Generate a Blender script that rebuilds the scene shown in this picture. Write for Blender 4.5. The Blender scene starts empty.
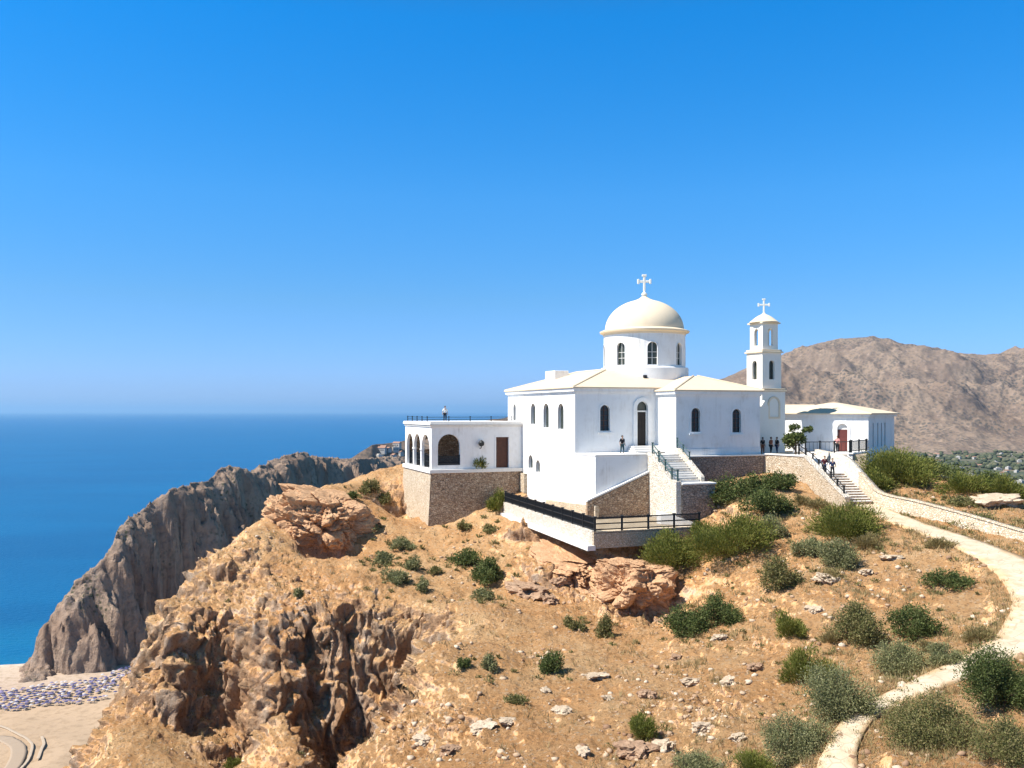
# Whitewashed domed church on a sea cliff. Metres; camera at the origin, sea at -150.
SOIL_A = (.60,.325,.14); SOIL_B = (.66,.42,.215); SOIL_C = (.55,.275,.11)
ROCK_A = (.52,.29,.155); ROCK_B = (.60,.38,.225); ROCK_C = (.70,.53,.39)
SEA_DEEP = (.0001,.072,.19); SEA_ALT = (.0002,.095,.23)
SHORE_C = .42*302+.907*531
SUN_DIR = (-.95*.62, -.31*.62, .79); SUN_E = 4.6; SKY_E = .085; EXPO = .9
AIR, DUST, OZONE, SKY_SAT = 1.0, .15, 6.0, 1.25
HAZE = 3.2e-5
SKY_TINT = [(0, (.44,.60,1.2)), (.02, (.46,.62,1.17)), (.12, (.62,.81,.98)), (.228, (.62,1.05,1.18)), (.40, (.16,1.2,1.38)), (.56, (1.2,.90,.68)), (1, (1.5,.95,.60))]
import bpy, bmesh, math, random
import numpy as np
from mathutils import Vector, Matrix
from mathutils.geometry import tessellate_polygon
random.seed(7); RNG = np.random.default_rng(7)
S = bpy.context.scene; COL = S.collection
F = 900.0; PX0 = 512.0; HY = 411.0
R = math.radians
SEA = -150.0

# ------------------------------------------------------------------ picture point -> place
def W(px, py, Y):
    return ((px-PX0)/F*Y, Y, -(py-HY)/F*Y)

# ------------------------------------------------------------------ numpy noise
def _hash(ix, iy, iz, seed):
    h = (ix*374761393 + iy*668265263 + iz*2147483647 + seed*1274126177) & 0xFFFFFFFF
    h = ((h ^ (h >> 13)) * 1274126177) & 0xFFFFFFFF
    h = ((h ^ (h >> 16)) * 2246822519) & 0xFFFFFFFF
    return h ^ (h >> 15)
_ang = np.arange(16)
_G = np.array([[1,1,0],[-1,1,0],[1,-1,0],[-1,-1,0],[1,0,1],[-1,0,1],[1,0,-1],[-1,0,-1],
               [0,1,1],[0,-1,1],[0,1,-1],[0,-1,-1],[1,1,0],[-1,1,0],[0,-1,1],[0,-1,-1]], float)
def perlin(x, y, z, seed=0):
    x = np.asarray(x, float); y = np.asarray(y, float); z = np.asarray(z, float) + np.zeros_like(x)
    ix = np.floor(x).astype(np.int64); iy = np.floor(y).astype(np.int64); iz = np.floor(z).astype(np.int64)
    fx, fy, fz = x-ix, y-iy, z-iz
    u = fx*fx*fx*(fx*(fx*6-15)+10); v = fy*fy*fy*(fy*(fy*6-15)+10); w = fz*fz*fz*(fz*(fz*6-15)+10)
    out = 0
    for a in (0,1):
        for b in (0,1):
            for c in (0,1):
                g = _G[_hash(ix+a, iy+b, iz+c, seed) & 15]
                d = g[...,0]*(fx-a)+g[...,1]*(fy-b)+g[...,2]*(fz-c)
                out = out + d*(u if a else 1-u)*(v if b else 1-v)*(w if c else 1-w)
    return out
def fbm(x, y, z=0.0, octv=4, seed=0, lac=2.03, gain=.5, ridge=False):
    s = 0; a = 1.0; f = 1.0
    for o in range(octv):
        n = perlin(np.asarray(x)*f, np.asarray(y)*f, np.asarray(z)*f, seed+o*17)
        s = s + a*((1-2*np.abs(n))-.5 if ridge else n)
        a *= gain; f *= lac
    return s
def worley_cell(x, y, z, seed):
    """random value of the nearest cell, and F2-F1"""
    ix = np.floor(x).astype(np.int64); iy = np.floor(y).astype(np.int64); iz = np.floor(z).astype(np.int64)
    f1 = np.full(x.shape, 9.); f2 = np.full(x.shape, 9.); val = np.zeros(x.shape)
    for a in (-1,0,1):
        for b in (-1,0,1):
            for c in (-1,0,1):
                h = _hash(ix+a, iy+b, iz+c, seed)
                px = ix+a+(h & 1023)/1023.; py = iy+b+((h >> 10) & 1023)/1023.; pz = iz+c+((h >> 20) & 1023)/1023.
                d = (px-x)**2+(py-y)**2+(pz-z)**2
                near = d < f1
                f2 = np.where(near, f1, np.minimum(f2, d)); f1 = np.where(near, d, f1)
                val = np.where(near, ((h >> 5) & 255)/255., val)
    return val, np.sqrt(f2)-np.sqrt(f1)
def sstep(a, b, x):
    t = np.clip((x-a)/(b-a), 0, 1); return t*t*(3-2*t)

# ------------------------------------------------------------------ objects
def tag(o, label=None, cat=None, group=None, kind=None):
    if label: o['label'] = label
    if cat: o['category'] = cat
    if group: o['group'] = group
    if kind: o['kind'] = kind
    return o
def empty(name, loc, rz=0, label=None, cat=None, group=None):
    o = bpy.data.objects.new(name, None); COL.objects.link(o)
    o.location = loc; o.rotation_euler = (0, 0, rz); o.empty_display_size = .3
    return tag(o, label, cat, group)
def mesh_np(name, verts, faces, mat, smooth=False):
    """fast mesh from numpy arrays (faces: n x 3 or n x 4)"""
    me = bpy.data.meshes.new(name)
    verts = np.ascontiguousarray(verts, dtype=np.float32); faces = np.ascontiguousarray(faces, dtype=np.int32)
    n, k = faces.shape
    me.vertices.add(len(verts)); me.vertices.foreach_set('co', verts.ravel())
    me.loops.add(n*k); me.loops.foreach_set('vertex_index', faces.ravel())
    me.polygons.add(n); me.polygons.foreach_set('loop_start', np.arange(0, n*k, k, dtype=np.int32))
    if smooth: me.polygons.foreach_set('use_smooth', np.ones(n, dtype=bool))
    me.update(calc_edges=True)
    if mat: me.materials.append(mat)
    return me
def link(name, me, parent=None, loc=(0,0,0)):
    o = bpy.data.objects.new(name, me); COL.objects.link(o); o.location = loc
    if parent: o.parent = parent
    return o

class MB:
    """collects shapes, then links them as ONE mesh object"""
    def __init__(s): s.v = []; s.f = []
    def add(s, v, f):
        n = len(s.v); s.v += [tuple(p) for p in v]; s.f += [tuple(i+n for i in q) for q in f]; return s
    def box(s, x0, x1, y0, y1, z0, z1):
        v = [(x0,y0,z0),(x1,y0,z0),(x1,y1,z0),(x0,y1,z0),(x0,y0,z1),(x1,y0,z1),(x1,y1,z1),(x0,y1,z1)]
        return s.add(v, [(3,2,1,0),(4,5,6,7),(0,1,5,4),(1,2,6,5),(2,3,7,6),(3,0,4,7)])
    def hexa(s, b, t):
        """bottom quad, top quad (ccw seen from above)"""
        return s.add(list(b)+list(t), [(3,2,1,0),(4,5,6,7),(0,1,5,4),(1,2,6,5),(2,3,7,6),(3,0,4,7)])
    def extr(s, poly, fn, holes=()):
        """2D outline with holes -> solid; fn(a,b,side) gives the 3D point, side 0 outer / 1 inner"""
        loops = [list(poly)]+[list(h) for h in holes]
        tris = tessellate_polygon([[Vector((p[0], p[1], 0)) for p in l] for l in loops])
        flat = [p for l in loops for p in l]; n = len(flat)
        v = [fn(p[0], p[1], 0) for p in flat]+[fn(p[0], p[1], 1) for p in flat]
        f = [tuple(t) for t in tris]+[tuple(n+i for i in reversed(t)) for t in tris]
        k = 0
        for l in loops:
            m = len(l)
            for i in range(m):
                a = k+i; b = k+(i+1) % m
                f.append((a, b, b+n, a+n))
            k += m
        return s.add(v, f)
    def uplane(s, u, t, poly, holes=()):      # wall in a plane u = const; poly in (v, z); t = thickness to +u
        return s.extr(poly, lambda a, b, k: (u+(t if k else 0), a, b), holes)
    def vplane(s, v, t, poly, holes=()):      # wall in a plane v = const; poly in (u, z); t = thickness to +v
        return s.extr(poly, lambda a, b, k: (a, v+(t if k else 0), b), holes)
    def slab(s, poly, z0, z1):
        return s.extr(poly, lambda a, b, k: (a, b, z0 if k else z1))
    def tube(s, pts, r, n=6, cap=True):
        pts = [Vector(p) for p in pts]; rs = r if isinstance(r, (list, tuple)) else [r]*len(pts)
        rings = []; prev = None
        for i, p in enumerate(pts):
            d = (pts[min(i+1, len(pts)-1)]-pts[max(i-1, 0)]).normalized()
            if prev is None:
                a = d.orthogonal().normalized()
            else:
                a = (prev-d*prev.dot(d)).normalized()
            prev = a; b = d.cross(a)
            rings.append([p+(a*math.cos(t)+b*math.sin(t))*rs[i] for t in [2*math.pi*j/n for j in range(n)]])
        v = [q for g in rings for q in g]; f = []
        for i in range(len(pts)-1):
            for j in range(n):
                f.append((i*n+j, i*n+(j+1) % n, (i+1)*n+(j+1) % n, (i+1)*n+j))
        if cap: f += [tuple(reversed(range(n))), tuple(range((len(pts)-1)*n, len(pts)*n))]
        return s.add(v, f)
    def lathe(s, prof, c=(0,0), n=48, a0=0.):
        """prof: list of (r,z)"""
        v = []; f = []
        for r_, z in prof:
            for j in range(n):
                t = a0+2*math.pi*j/n; v.append((c[0]+r_*math.cos(t), c[1]+r_*math.sin(t), z))
        for i in range(len(prof)-1):
            for j in range(n):
                f.append((i*n+j, i*n+(j+1) % n, (i+1)*n+(j+1) % n, (i+1)*n+j))
        f += [tuple(reversed(range(n))), tuple(range((len(prof)-1)*n, len(prof)*n))]
        return s.add(v, f)
    def build(s, name, mat, parent=None, smooth=False, bevel=0, base=None, autosm=None):
        """parent given: shapes are in the parent's plan frame with absolute z"""
        if parent is not None:
            root = parent
            off = (0, 0, 0); oz = 0
            p = parent
            while p is not None:
                oz += p.location.z; p = p.parent
            off = (0, 0, oz); loc = (0, 0, 0)
            if parent.parent is not None or parent.type == 'MESH': pass
        else:
            xs = [p[0] for p in s.v]; ys = [p[1] for p in s.v]; zs = [p[2] for p in s.v]
            off = base or ((min(xs)+max(xs))/2, (min(ys)+max(ys))/2, min(zs)); loc = off
        me = bpy.data.meshes.new(name)
        me.from_pydata([(p[0]-off[0], p[1]-off[1], p[2]-off[2]) for p in s.v], [], s.f)
        bm = bmesh.new(); bm.from_mesh(me)
        bmesh.ops.recalc_face_normals(bm, faces=bm.faces); bm.to_mesh(me); bm.free()
        if mat: me.materials.append(mat)
        if smooth:
            me.polygons.foreach_set('use_smooth', np.ones(len(me.polygons), dtype=bool))
            if autosm: me.set_sharp_from_angle(angle=R(autosm))
        me.update()
        o = link(name, me, parent, loc)
        if bevel:
            m = o.modifiers.new('bevel', 'BEVEL'); m.width = bevel; m.segments = 2; m.limit_method = 'ANGLE'; m.angle_limit = R(40)
        return o
def arch(a0, a1, z0, z1, n=10):
    """rectangle with a round head, ccw in (a, z)"""
    r_ = (a1-a0)/2; c = (a0+a1)/2; zs = z1-r_
    return [(a0, z0), (a1, z0)]+[(c+r_*math.cos(math.pi*i/n), zs+r_*math.sin(math.pi*i/n)) for i in range(n+1)]
def grow(poly, d, keep_bottom=False):
    cx = (min(p[0] for p in poly)+max(p[0] for p in poly))/2
    z0 = min(p[1] for p in poly); z1 = max(p[1] for p in poly); w = max(p[0] for p in poly)-cx
    return arch(cx-w-d, cx+w+d, z0 if keep_bottom else z0-d, z1+d, (len(poly)-3))

# ------------------------------------------------------------------ materials
class Mat:
    def __init__(s, name):
        s.m = bpy.data.materials.new(name); s.m.use_nodes = True; s.t = s.m.node_tree
        s.b = s.t.nodes['Principled BSDF']; s.out = s.t.nodes['Material Output']
    def n(s, typ, **kw):
        x = s.t.nodes.new(typ)
        for k, v in kw.items():
            if k.startswith('i_'):
                key = k[2:]; x.inputs[int(key) if key.isdigit() else key.replace('_', ' ')].default_value = v
            else: setattr(x, k, v)
        return x
    def l(s, a, b): s.t.links.new(a, b); return s
    def coord(s, kind='Object', scale=None):
        c = s.n('ShaderNodeTexCoord').outputs[kind]
        if scale:
            m = s.n('ShaderNodeMapping'); m.inputs['Scale'].default_value = scale; s.l(c, m.inputs['Vector']); c = m.outputs['Vector']
        return c
    def noise(s, c, scale, detail=5, rough=.6, out='Fac'):
        x = s.n('ShaderNodeTexNoise', i_Scale=scale, i_Detail=detail, i_Roughness=rough); s.l(c, x.inputs['Vector']); return x.outputs[out]
    def voro(s, c, scale, feature='F1', out='Distance', rnd=1.0):
        x = s.n('ShaderNodeTexVoronoi', feature=feature); x.inputs['Scale'].default_value = scale; x.inputs['Randomness'].default_value = rnd
        s.l(c, x.inputs['Vector']); return x.outputs[out]
    def ramp(s, fac, *stops):
        x = s.n('ShaderNodeValToRGB'); e = x.color_ramp.elements
        while len(e) < len(stops): e.new(.5)
        for i, (p, c) in enumerate(stops): e[i].position = p; e[i].color = (*c, 1) if len(c) == 3 else c
        s.l(fac, x.inputs['Fac']); return x.outputs['Color']
    def rng(s, v, a, b, c=0., d=1., clamp=True):
        x = s.n('ShaderNodeMapRange'); x.clamp = clamp
        for i, q in zip((1,2,3,4), (a,b,c,d)): x.inputs[i].default_value = q
        s.l(v, x.inputs[0]); return x.outputs[0]
    def mix(s, fac, a, b, mode='MIX'):
        x = s.n('ShaderNodeMix', data_type='RGBA', blend_type=mode)
        for i, q in ((0, fac), (6, a), (7, b)):
            if isinstance(q, (int, float)): x.inputs[i].default_value = q
            elif isinstance(q, tuple): x.inputs[i].default_value = (*q, 1) if len(q) == 3 else q
            else: s.l(q, x.inputs[i])
        return x.outputs[2]
    def math(s, op, a, b=0.):
        x = s.n('ShaderNodeMath', operation=op)
        for i, q in ((0, a), (1, b)):
            if isinstance(q, (int, float)): x.inputs[i].default_value = q
            else: s.l(q, x.inputs[i])
        return x.outputs[0]
    def bump(s, h, strength=.5, dist=.1, prev=None):
        x = s.n('ShaderNodeBump', i_Strength=strength, i_Distance=dist); s.l(h, x.inputs['Height'])
        if prev is not None: s.l(prev, x.inputs['Normal'])
        return x.outputs['Normal']
    def fin(s, col=None, rough=.8, normal=None, spec=.3, metal=0):
        if col is not None:
            if isinstance(col, tuple): s.b.inputs['Base Color'].default_value = (*col, 1)
            else: s.l(col, s.b.inputs['Base Color'])
        if isinstance(rough, (int, float)): s.b.inputs['Roughness'].default_value = rough
        else: s.l(rough, s.b.inputs['Roughness'])
        if normal is not None: s.l(normal, s.b.inputs['Normal'])
        s.b.inputs['Specular IOR Level'].default_value = spec; s.b.inputs['Metallic'].default_value = metal
        return s.m
M = {}
def plaster(name, a, b, stain=.35, rough=.9):
    k = Mat(name); c = k.coord()
    n1 = k.noise(c, .7, 6, .65); n2 = k.noise(k.coord('Object', (3.0, 3.0, .35)), 1.1, 5, .7)
    f = k.math('MULTIPLY', k.rng(n1, .45, .75), k.rng(n2, .4, .7))
    col = k.mix(k.math('MULTIPLY', f, stain), a, b)
    nb = k.bump(k.noise(c, 9, 4), .25, .03)
    return k.fin(col, rough, nb, .25)
M['white'] = plaster('whitewash', (.80,.785,.76), (.47,.42,.36), .85)
M['white_old'] = plaster('weathered_whitewash', (.74,.71,.66), (.42,.34,.27), .8)
M['cream'] = plaster('cream_render', (.73,.60,.43), (.58,.45,.30), .7)
M['tower'] = plaster('pale_cream_render', (.81,.76,.67), (.66,.57,.46), .5)
M['roof'] = plaster('cream_roof', (.67,.54,.385), (.50,.39,.27), .8)
def masonry(name, scale, cols, mortar, mortar_w=.06, flat=1.6):
    k = Mat(name); c = k.coord('Object', (1, 1, flat))
    w = k.n('ShaderNodeVectorMath', operation='ADD'); nn = k.n('ShaderNodeTexNoise', i_Scale=2.0, i_Detail=3.0)
    k.l(c, nn.inputs['Vector']); sc = k.n('ShaderNodeVectorMath', operation='SCALE'); sc.inputs['Scale'].default_value = .25
    k.l(nn.outputs['Color'], sc.inputs[0]); k.l(c, w.inputs[0]); k.l(sc.outputs[0], w.inputs[1]); cw = w.outputs[0]
    e = k.voro(cw, scale, 'DISTANCE_TO_EDGE'); cell = k.voro(cw, scale, 'F1', 'Color')
    sep = k.n('ShaderNodeSeparateColor'); k.l(cell, sep.inputs[0])
    col = k.ramp(sep.outputs[0], *[(i/(len(cols)-1), q) for i, q in enumerate(cols)])
    big = k.noise(k.coord(), .5, 4)
    col = k.mix(k.rng(big, .4, .7, 0, .35), col, tuple(x*.62 for x in cols[0]))
    fine = k.noise(c, 14, 5, .7); col = k.mix(k.rng(fine, .35, .7, .0, .45), col, tuple(x*.6 for x in cols[-1]))
    m = k.rng(e, mortar_w*.4, mortar_w*1.2); col = k.mix(m, mortar, col)
    h = k.math('ADD', k.math('MULTIPLY', k.rng(e, 0, .16), 1.0), k.math('MULTIPLY', fine, .35))
    return k.fin(col, .95, k.bump(h, .7, .10), .15)
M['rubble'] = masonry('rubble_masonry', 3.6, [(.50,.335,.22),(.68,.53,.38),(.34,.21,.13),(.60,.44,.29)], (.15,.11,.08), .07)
M['pale_rubble'] = masonry('pale_rubble_masonry', 4.4, [(.70,.56,.40),(.78,.68,.53),(.56,.43,.29),(.72,.60,.45)], (.36,.25,.15), .05)  # lighter copy of rubble; on the loggia wall it carries the sunlight
M['grey_rubble'] = masonry('grey_rubble_masonry', 3.0, [(.38,.31,.25),(.50,.42,.34),(.30,.235,.185)], (.14,.12,.10), .07)
M['washed_rubble'] = masonry('whitewashed_rubble', 4.2, [(.76,.70,.60),(.82,.78,.71),(.68,.58,.45)], (.50,.40,.29), .045)
def plain(name, col, rough=.6, metal=0, spec=.4, var=.0):
    k = Mat(name)
    if var:
        k.fin(k.mix(k.rng(k.noise(k.coord(), 3, 4), .3, .7), col, tuple(c*(1-var) for c in col)), rough, None, spec, metal)
    else: k.fin(col, rough, None, spec, metal)
    return k.m
M['iron'] = plain('dark_iron', (.028,.030,.032), .5, .6)
M['green_iron'] = plain('patinated_iron', (.05,.10,.095), .5, .4)
M['glass'] = plain('dark_glass', (.018,.022,.026), .12, 0, .5)
M['shade_glass'] = plain('greenish_lattice_glass', (.06,.07,.055), .3, 0, .4, .5)
M['wood'] = plain('brown_door_wood', (.10,.036,.020), .6, 0, .3, .4)
M['dark_wood'] = plain('black_door_wood', (.022,.016,.013), .6, 0, .3, .4)
M['red_wood'] = plain('red_door_paint', (.13,.035,.028), .6, 0, .3, .3)
k = Mat('paving'); c = k.coord(); n1 = k.noise(c, .9, 6, .65); n2 = k.noise(c, 7, 4)
col = k.mix(k.rng(n1, .35, .7), (.61,.51,.38), (.48,.37,.25)); col = k.mix(k.rng(n2, .5, .75, 0, .4), col, (.44,.32,.21))
e = k.voro(c, 1.1, 'DISTANCE_TO_EDGE'); col = k.mix(k.rng(e, 0.01, .04), (.44,.345,.24), col)
at_ = k.n('ShaderNodeAttribute', attribute_name='edge').outputs['Fac']
dm = k.rng(k.math('ADD', at_, k.math('MULTIPLY', k.math('SUBTRACT', n1, .5), 1.7)), .55, 1.08)
col = k.mix(dm, col, k.mix(n2, (.46,.28,.13), (.56,.40,.24)))
M['paving'] = k.fin(col, .92, k.bump(n2, .4, .04), .2)
# ================================================================== TERRAIN: the hill the church stands on
CX, CY = 6.16, 88.0
UX, UY = .9357, .3528
ANG = math.atan2(UY, UX)
def loc2w(u, v): return (CX+u*UX-v*UY, CY+u*UY+v*UX)
def w2loc(x, y): return ((x-CX)*UX+(y-CY)*UY, -(x-CX)*UY+(y-CY)*UX)
def u_at(px, v):
    k_ = (px-PX0)/F; bx, by = CX-v*UY, CY+v*UX
    return (k_*by-bx)/(UX-k_*UY)
def v_at(px, u):
    k_ = (px-PX0)/F; bx, by = CX+u*UX, CY+u*UY
    return (k_*by-bx)/(-UY-k_*UX)
def z_at(py, u, v): return -(py-HY)/F*(CY+u*UY+v*UX)

CP = []
for q in [(428,527,97),(394,522,104),(396,470,120),(372,472,110),(342,484,104),(302,494,98),(272,516,92),(242,533,86),(207,562,80),(180,600,74.5),(168,636,70.5),
          (370,502,99),(340,524,93),(310,548,87),(440,545,91),(480,532,94),(520,540,88),(400,560,84),(350,572,80),(280,572,80),(240,592,77),
          (450,600,74),(500,580,79),(540,600,74),(380,606,71.5),(330,608,71),(270,618,72),(215,604,74.5),
          (500,650,60),(450,650,60.5),(560,650,60),(600,640,62.5),(640,645,62),(500,700,49),(560,700,49),(620,700,48),(700,640,58.5),(700,700,46.5),
          (760,650,54),(760,720,43),(550,768,38),(450,768,39.5),(650,768,37),(750,768,36),(480,730,45),(430,700,50),
          (700,572,71),(760,540,72),(800,522,75.5),(840,560,65.5),(800,580,62.5),(860,600,57.5),(900,570,62),(930,600,55.5),(960,575,60),(740,505,80),(770,482,86),(715,525,80),
          (820,640,52),(880,650,49.5),(840,700,44),(930,690,40),(990,720,35),(1024,740,32),(1024,690,36),
          (900,492,83),(955,500,80),(1024,522,71),(1010,492,84),(930,480,92),(885,474,95),(965,482,96),(1050,500,90),
          (600,566,76),(622,602,70.5),(660,620,67),(560,552,79),(525,522,89),(550,512,91),
          # cliff on the left: brow, foot and the slope under it
          (172,640,71.5),(166,655,71.2),(188,606,75),(225,607,74.2),(250,618,72),(262,628,70.5),(272,634,68.5),(305,623,69.5),(342,615,70.5),(375,614,71),(404,618,70.3),(427,641,65),
          (185,722,68.2),(205,708,69.8),(222,702,70.3),(238,710,69.0),(252,740,66.2),(260,768,64.3),(262,676,67.0),(281,722,63.2),(303,768,59.8),
          (200,738,66),(240,742,66.5),(225,768,61),(150,722,65.5),(120,735,63),(95,768,59),(170,768,60),(140,692,67.5),
          # right rim of the ravine
          (440,655,62.5),(415,676,58.5),(394,706,54),(378,734,50),(354,768,46.5),(330,800,44),
          # foot of the main face and the ravine floor, below the frame
          (328,826,65.2),(340,832,65.5),(375,828,66.2),(398,800,65.5),(408,760,63.5),(360,850,59),(375,850,55),(335,880,53),(300,860,57)]:
    CP.append(W(*q))
PATH = [W(*q) for q in [(865,504.5,80.6),(880,511.5,77.5),(908,523,72.5),(950,537.5,67),(996,556,61.5),(1030,579,56),(1046,606,50.5),(1030,636,46),(982,660,42.8),(925,685,40),(866,714,37.5),(842,748,34.8),(836,795,32),(838,860,29)]]
CP += [p for p in PATH]
CP += [(-40,66,-44),(-38,78,-38),(-42,95,-40),(-36,112,-30),(-30,125,-22),(-55,80,-64),(-60,110,-70),(-50,140,-52),(-80,100,-98),(-75,150,-92),(-110,120,-128),(-120,170,-138),
       (-40,52,-40),(-34,40,-34),(-60,45,-64),(-30,25,-30),(-60,20,-60),(-90,60,-104),(-120,60,-134),(-120,10,-130),(-10,30,-19.5),(-14,18,-23),(-17,45,-24),(-24,45,-28),(5,15,-17),(20,15,-15.5),(35,25,-12),(40,40,-10.5),
       (45,55,-9.8),(60,60,-9),(70,80,-9),(60,110,-12),(75,130,-22),(45,130,-12),(100,120,-30),(110,160,-50),(60,170,-36),(100,60,-16),(110,20,-20),(150,100,-58),(160,180,-84),(70,220,-70),(20,220,-60),
       (10,96,-7.2),(15,103,-6.2),(24,95,-5.6),(30,101,-5.4),(36,106,-5.6),(8,112,-6.4),(0,108,-7.4),(-8,110,-7.4),(-8,124,-8),(10,130,-10),(28,125,-9),(0,150,-24),(30,150,-20),(-20,160,-40),(-20,220,-84),(-60,220,-110),(150,240,-94),(200,60,-80),(200,200,-98),(-150,240,-149),(-180,100,-149),(-180,10,-149),(0,270,-98),(100,270,-98)]
CP = np.array(CP)
def fit_mq(P, c=.9):
    n = len(P); d = np.sqrt(((P[:,None,:2]-P[None,:,:2])**2).sum(-1)+c*c)
    A = np.zeros((n+3, n+3)); A[:n,:n] = d-1e-3*np.eye(n); A[:n,n] = 1; A[:n,n+1:] = P[:,:2]/100; A[n:,:n] = A[:n,n:].T
    return np.linalg.solve(A, np.concatenate([P[:,2], np.zeros(3)]))
_CW = fit_mq(CP)
def base_z(x, y, c=.9):
    n = len(CP); out = _CW[n]+_CW[n+1]*x/100+_CW[n+2]*y/100
    for i in range(n):
        out = out+_CW[i]*np.sqrt((x-CP[i,0])**2+(y-CP[i,1])**2+c*c)
    return out
def catmull(pts, m=12):
    pts = [np.array(p, float) for p in pts]; P = [2*pts[0]-pts[1]]+pts+[2*pts[-1]-pts[-2]]; out = []
    for i in range(1, len(P)-2):
        for j in range(m):
            t = j/m
            out.append(.5*((2*P[i])+(-P[i-1]+P[i+1])*t+(2*P[i-1]-5*P[i]+4*P[i+1]-P[i+2])*t*t+(-P[i-1]+3*P[i]-3*P[i+1]+P[i+2])*t**3))
    out.append(P[-2]); return np.array(out)
PCL = catmull(PATH)                        # centre line of the path
PW = np.interp(np.arange(len(PCL)), [0, 24, 48, 66, 80, 96, 118, 132, 145, len(PCL)-1], [1.2, 1.3, 1.6, 1.75, 1.6, .85, .48, .55, .9, 1.2])   # its half width

NC, NR = 1150, 820
kk = np.concatenate([np.linspace(-1.35, -.62, 90), np.linspace(-.618, .618, NC-180), np.linspace(.62, 1.35, 90)])
# rows are spread by the length of the slope, so that cliffs get as many as flat ground
kc = np.linspace(-1.35, 1.35, 300); yf = 12.0*np.exp(np.linspace(0, math.log(270/12.0), 1100))
hx = kc[None,:]*yf[:,None]; hy = np.repeat(yf[:,None], 300, 1); hz_ = base_z(hx, hy)
for _ in range(3): hz_[:,1:-1] = (hz_[:,:-2]+hz_[:,1:-1]*2+hz_[:,2:])/4
dz_ = np.gradient(hz_, axis=0); dy_ = np.gradient(hy, axis=0)
den = (np.sqrt(dy_**2+(dz_*2.2)**2)+dy_*.4)/hy*np.where(hy < 34, .45, np.where(hy > 125, .22, 1.0)); cum = np.cumsum(den, 0); cum = (cum-cum[:1])/(cum[-1:]-cum[:1])
yc = np.stack([np.interp(np.linspace(0, 1, NR), cum[:,j], yf) for j in range(300)], 1)
GY = np.stack([np.interp(kk, kc, yc[i]) for i in range(NR)], 0)
GX = kk[None,:]*GY
wx = fbm(GX/7, GY/7, 0, 3, 5)*1.5; wy = fbm(GX/7, GY/7, 3.3, 3, 11)*1.5
near = sstep(130, 95, GY)
GZ = base_z(GX+wx*near*.6, GY+wy*near*.6)
# distance to the path
pd = np.full(GX.shape, 99.); pz = np.zeros(GX.shape); pw = np.ones(GX.shape)
msk = (GX > 5) & (GX < 45) & (GY < 90)
xs, ys = GX[msk], GY[msk]; bd = np.full(xs.shape, 99.); bz = np.zeros(xs.shape); bw = np.ones(xs.shape)
for i in range(len(PCL)-1):
    a, b = PCL[i], PCL[i+1]; dx, dy = b[0]-a[0], b[1]-a[1]
    t = np.clip(((xs-a[0])*dx+(ys-a[1])*dy)/(dx*dx+dy*dy), 0, 1)
    d = np.hypot(xs-a[0]-t*dx, ys-a[1]-t*dy); m = d < bd
    bd = np.where(m, d, bd); bz = np.where(m, a[2]+(b[2]-a[2])*t, bz); bw = np.where(m, PW[i], bw)
pd[msk] = bd; pz[msk] = bz; pw[msk] = bw
pathw = 1-sstep(0., 1.3, pd-pw)             # 1 on the path
# slopes before detail
def normals(X, Y, Z):
    tu = np.stack([np.gradient(a, axis=1) for a in (X, Y, Z)], -1); tv = np.stack([np.gradient(a, axis=0) for a in (X, Y, Z)], -1)
    n = np.cross(tu, tv); n /= np.linalg.norm(n, axis=-1, keepdims=True)+1e-9
    return n
N0 = normals(GX, GY, GZ)
steep = sstep(.86, .55, N0[...,2])
PXg = PX0+F*GX/GY
# rocky areas: steep ground, the cliff on the left, the crag under the lookout
def blob(cx, cy, r_): return np.exp(-((GX-cx)**2+(GY-cy)**2)/(r_*r_))
def wblob(px, py, Y, r_): x, y, z = W(px, py, Y); return blob(x, y, r_)
rock = np.clip(steep*1.1+.9*wblob(345,690,66,6)+.5*wblob(300,600,73,5)+.8*wblob(200,640,70,6)+.9*wblob(560,570,78,4.5)+.9*wblob(600,590,73,4)+.8*wblob(640,612,69,4)+.6*wblob(520,545,84,3.5)+.55*wblob(330,520,92,6)+.5*wblob(230,580,78,6)+.6*wblob(690,720,44,3.5)
               +.45*wblob(470,725,46,3.5)+.45*wblob(860,590,59,3.5)+.5*wblob(420,740,47,3.5)+.45*wblob(540,598,74,2.5)+.4*wblob(690,640,58,2.5)+.6*wblob(640,755,37,2)+.5*wblob(770,640,54,2.2)+.4*wblob(740,690,46,2.5)
               +.42*wblob(300,590,76,8)+.4*wblob(230,600,75,5)+.2*sstep(.25,.5,fbm(GX/6, GY/6, 2, 3, 201))*sstep(110,90,GY), 0, 1)
rock *= (1-pathw)
soil_n = fbm(GX/5.5, GY/5.5, 0, 3, 21)*.42+fbm(GX/1.7, GY/1.7, 0, 3, 31)*.17+fbm(GX/.55, GY/.55, 0, 2, 41)*.05
lumps = np.maximum(fbm(GX/.9, GY/.9, 7, 2, 51)-.22, 0)*.8+np.maximum(fbm(GX/.35, GY/.35, 8, 2, 52)-.2, 0)*.3
far_fade = sstep(200, 110, GY)
GZ = GZ+(soil_n+lumps*.3)*(1-pathw)*(.25+.75*far_fade)
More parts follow.
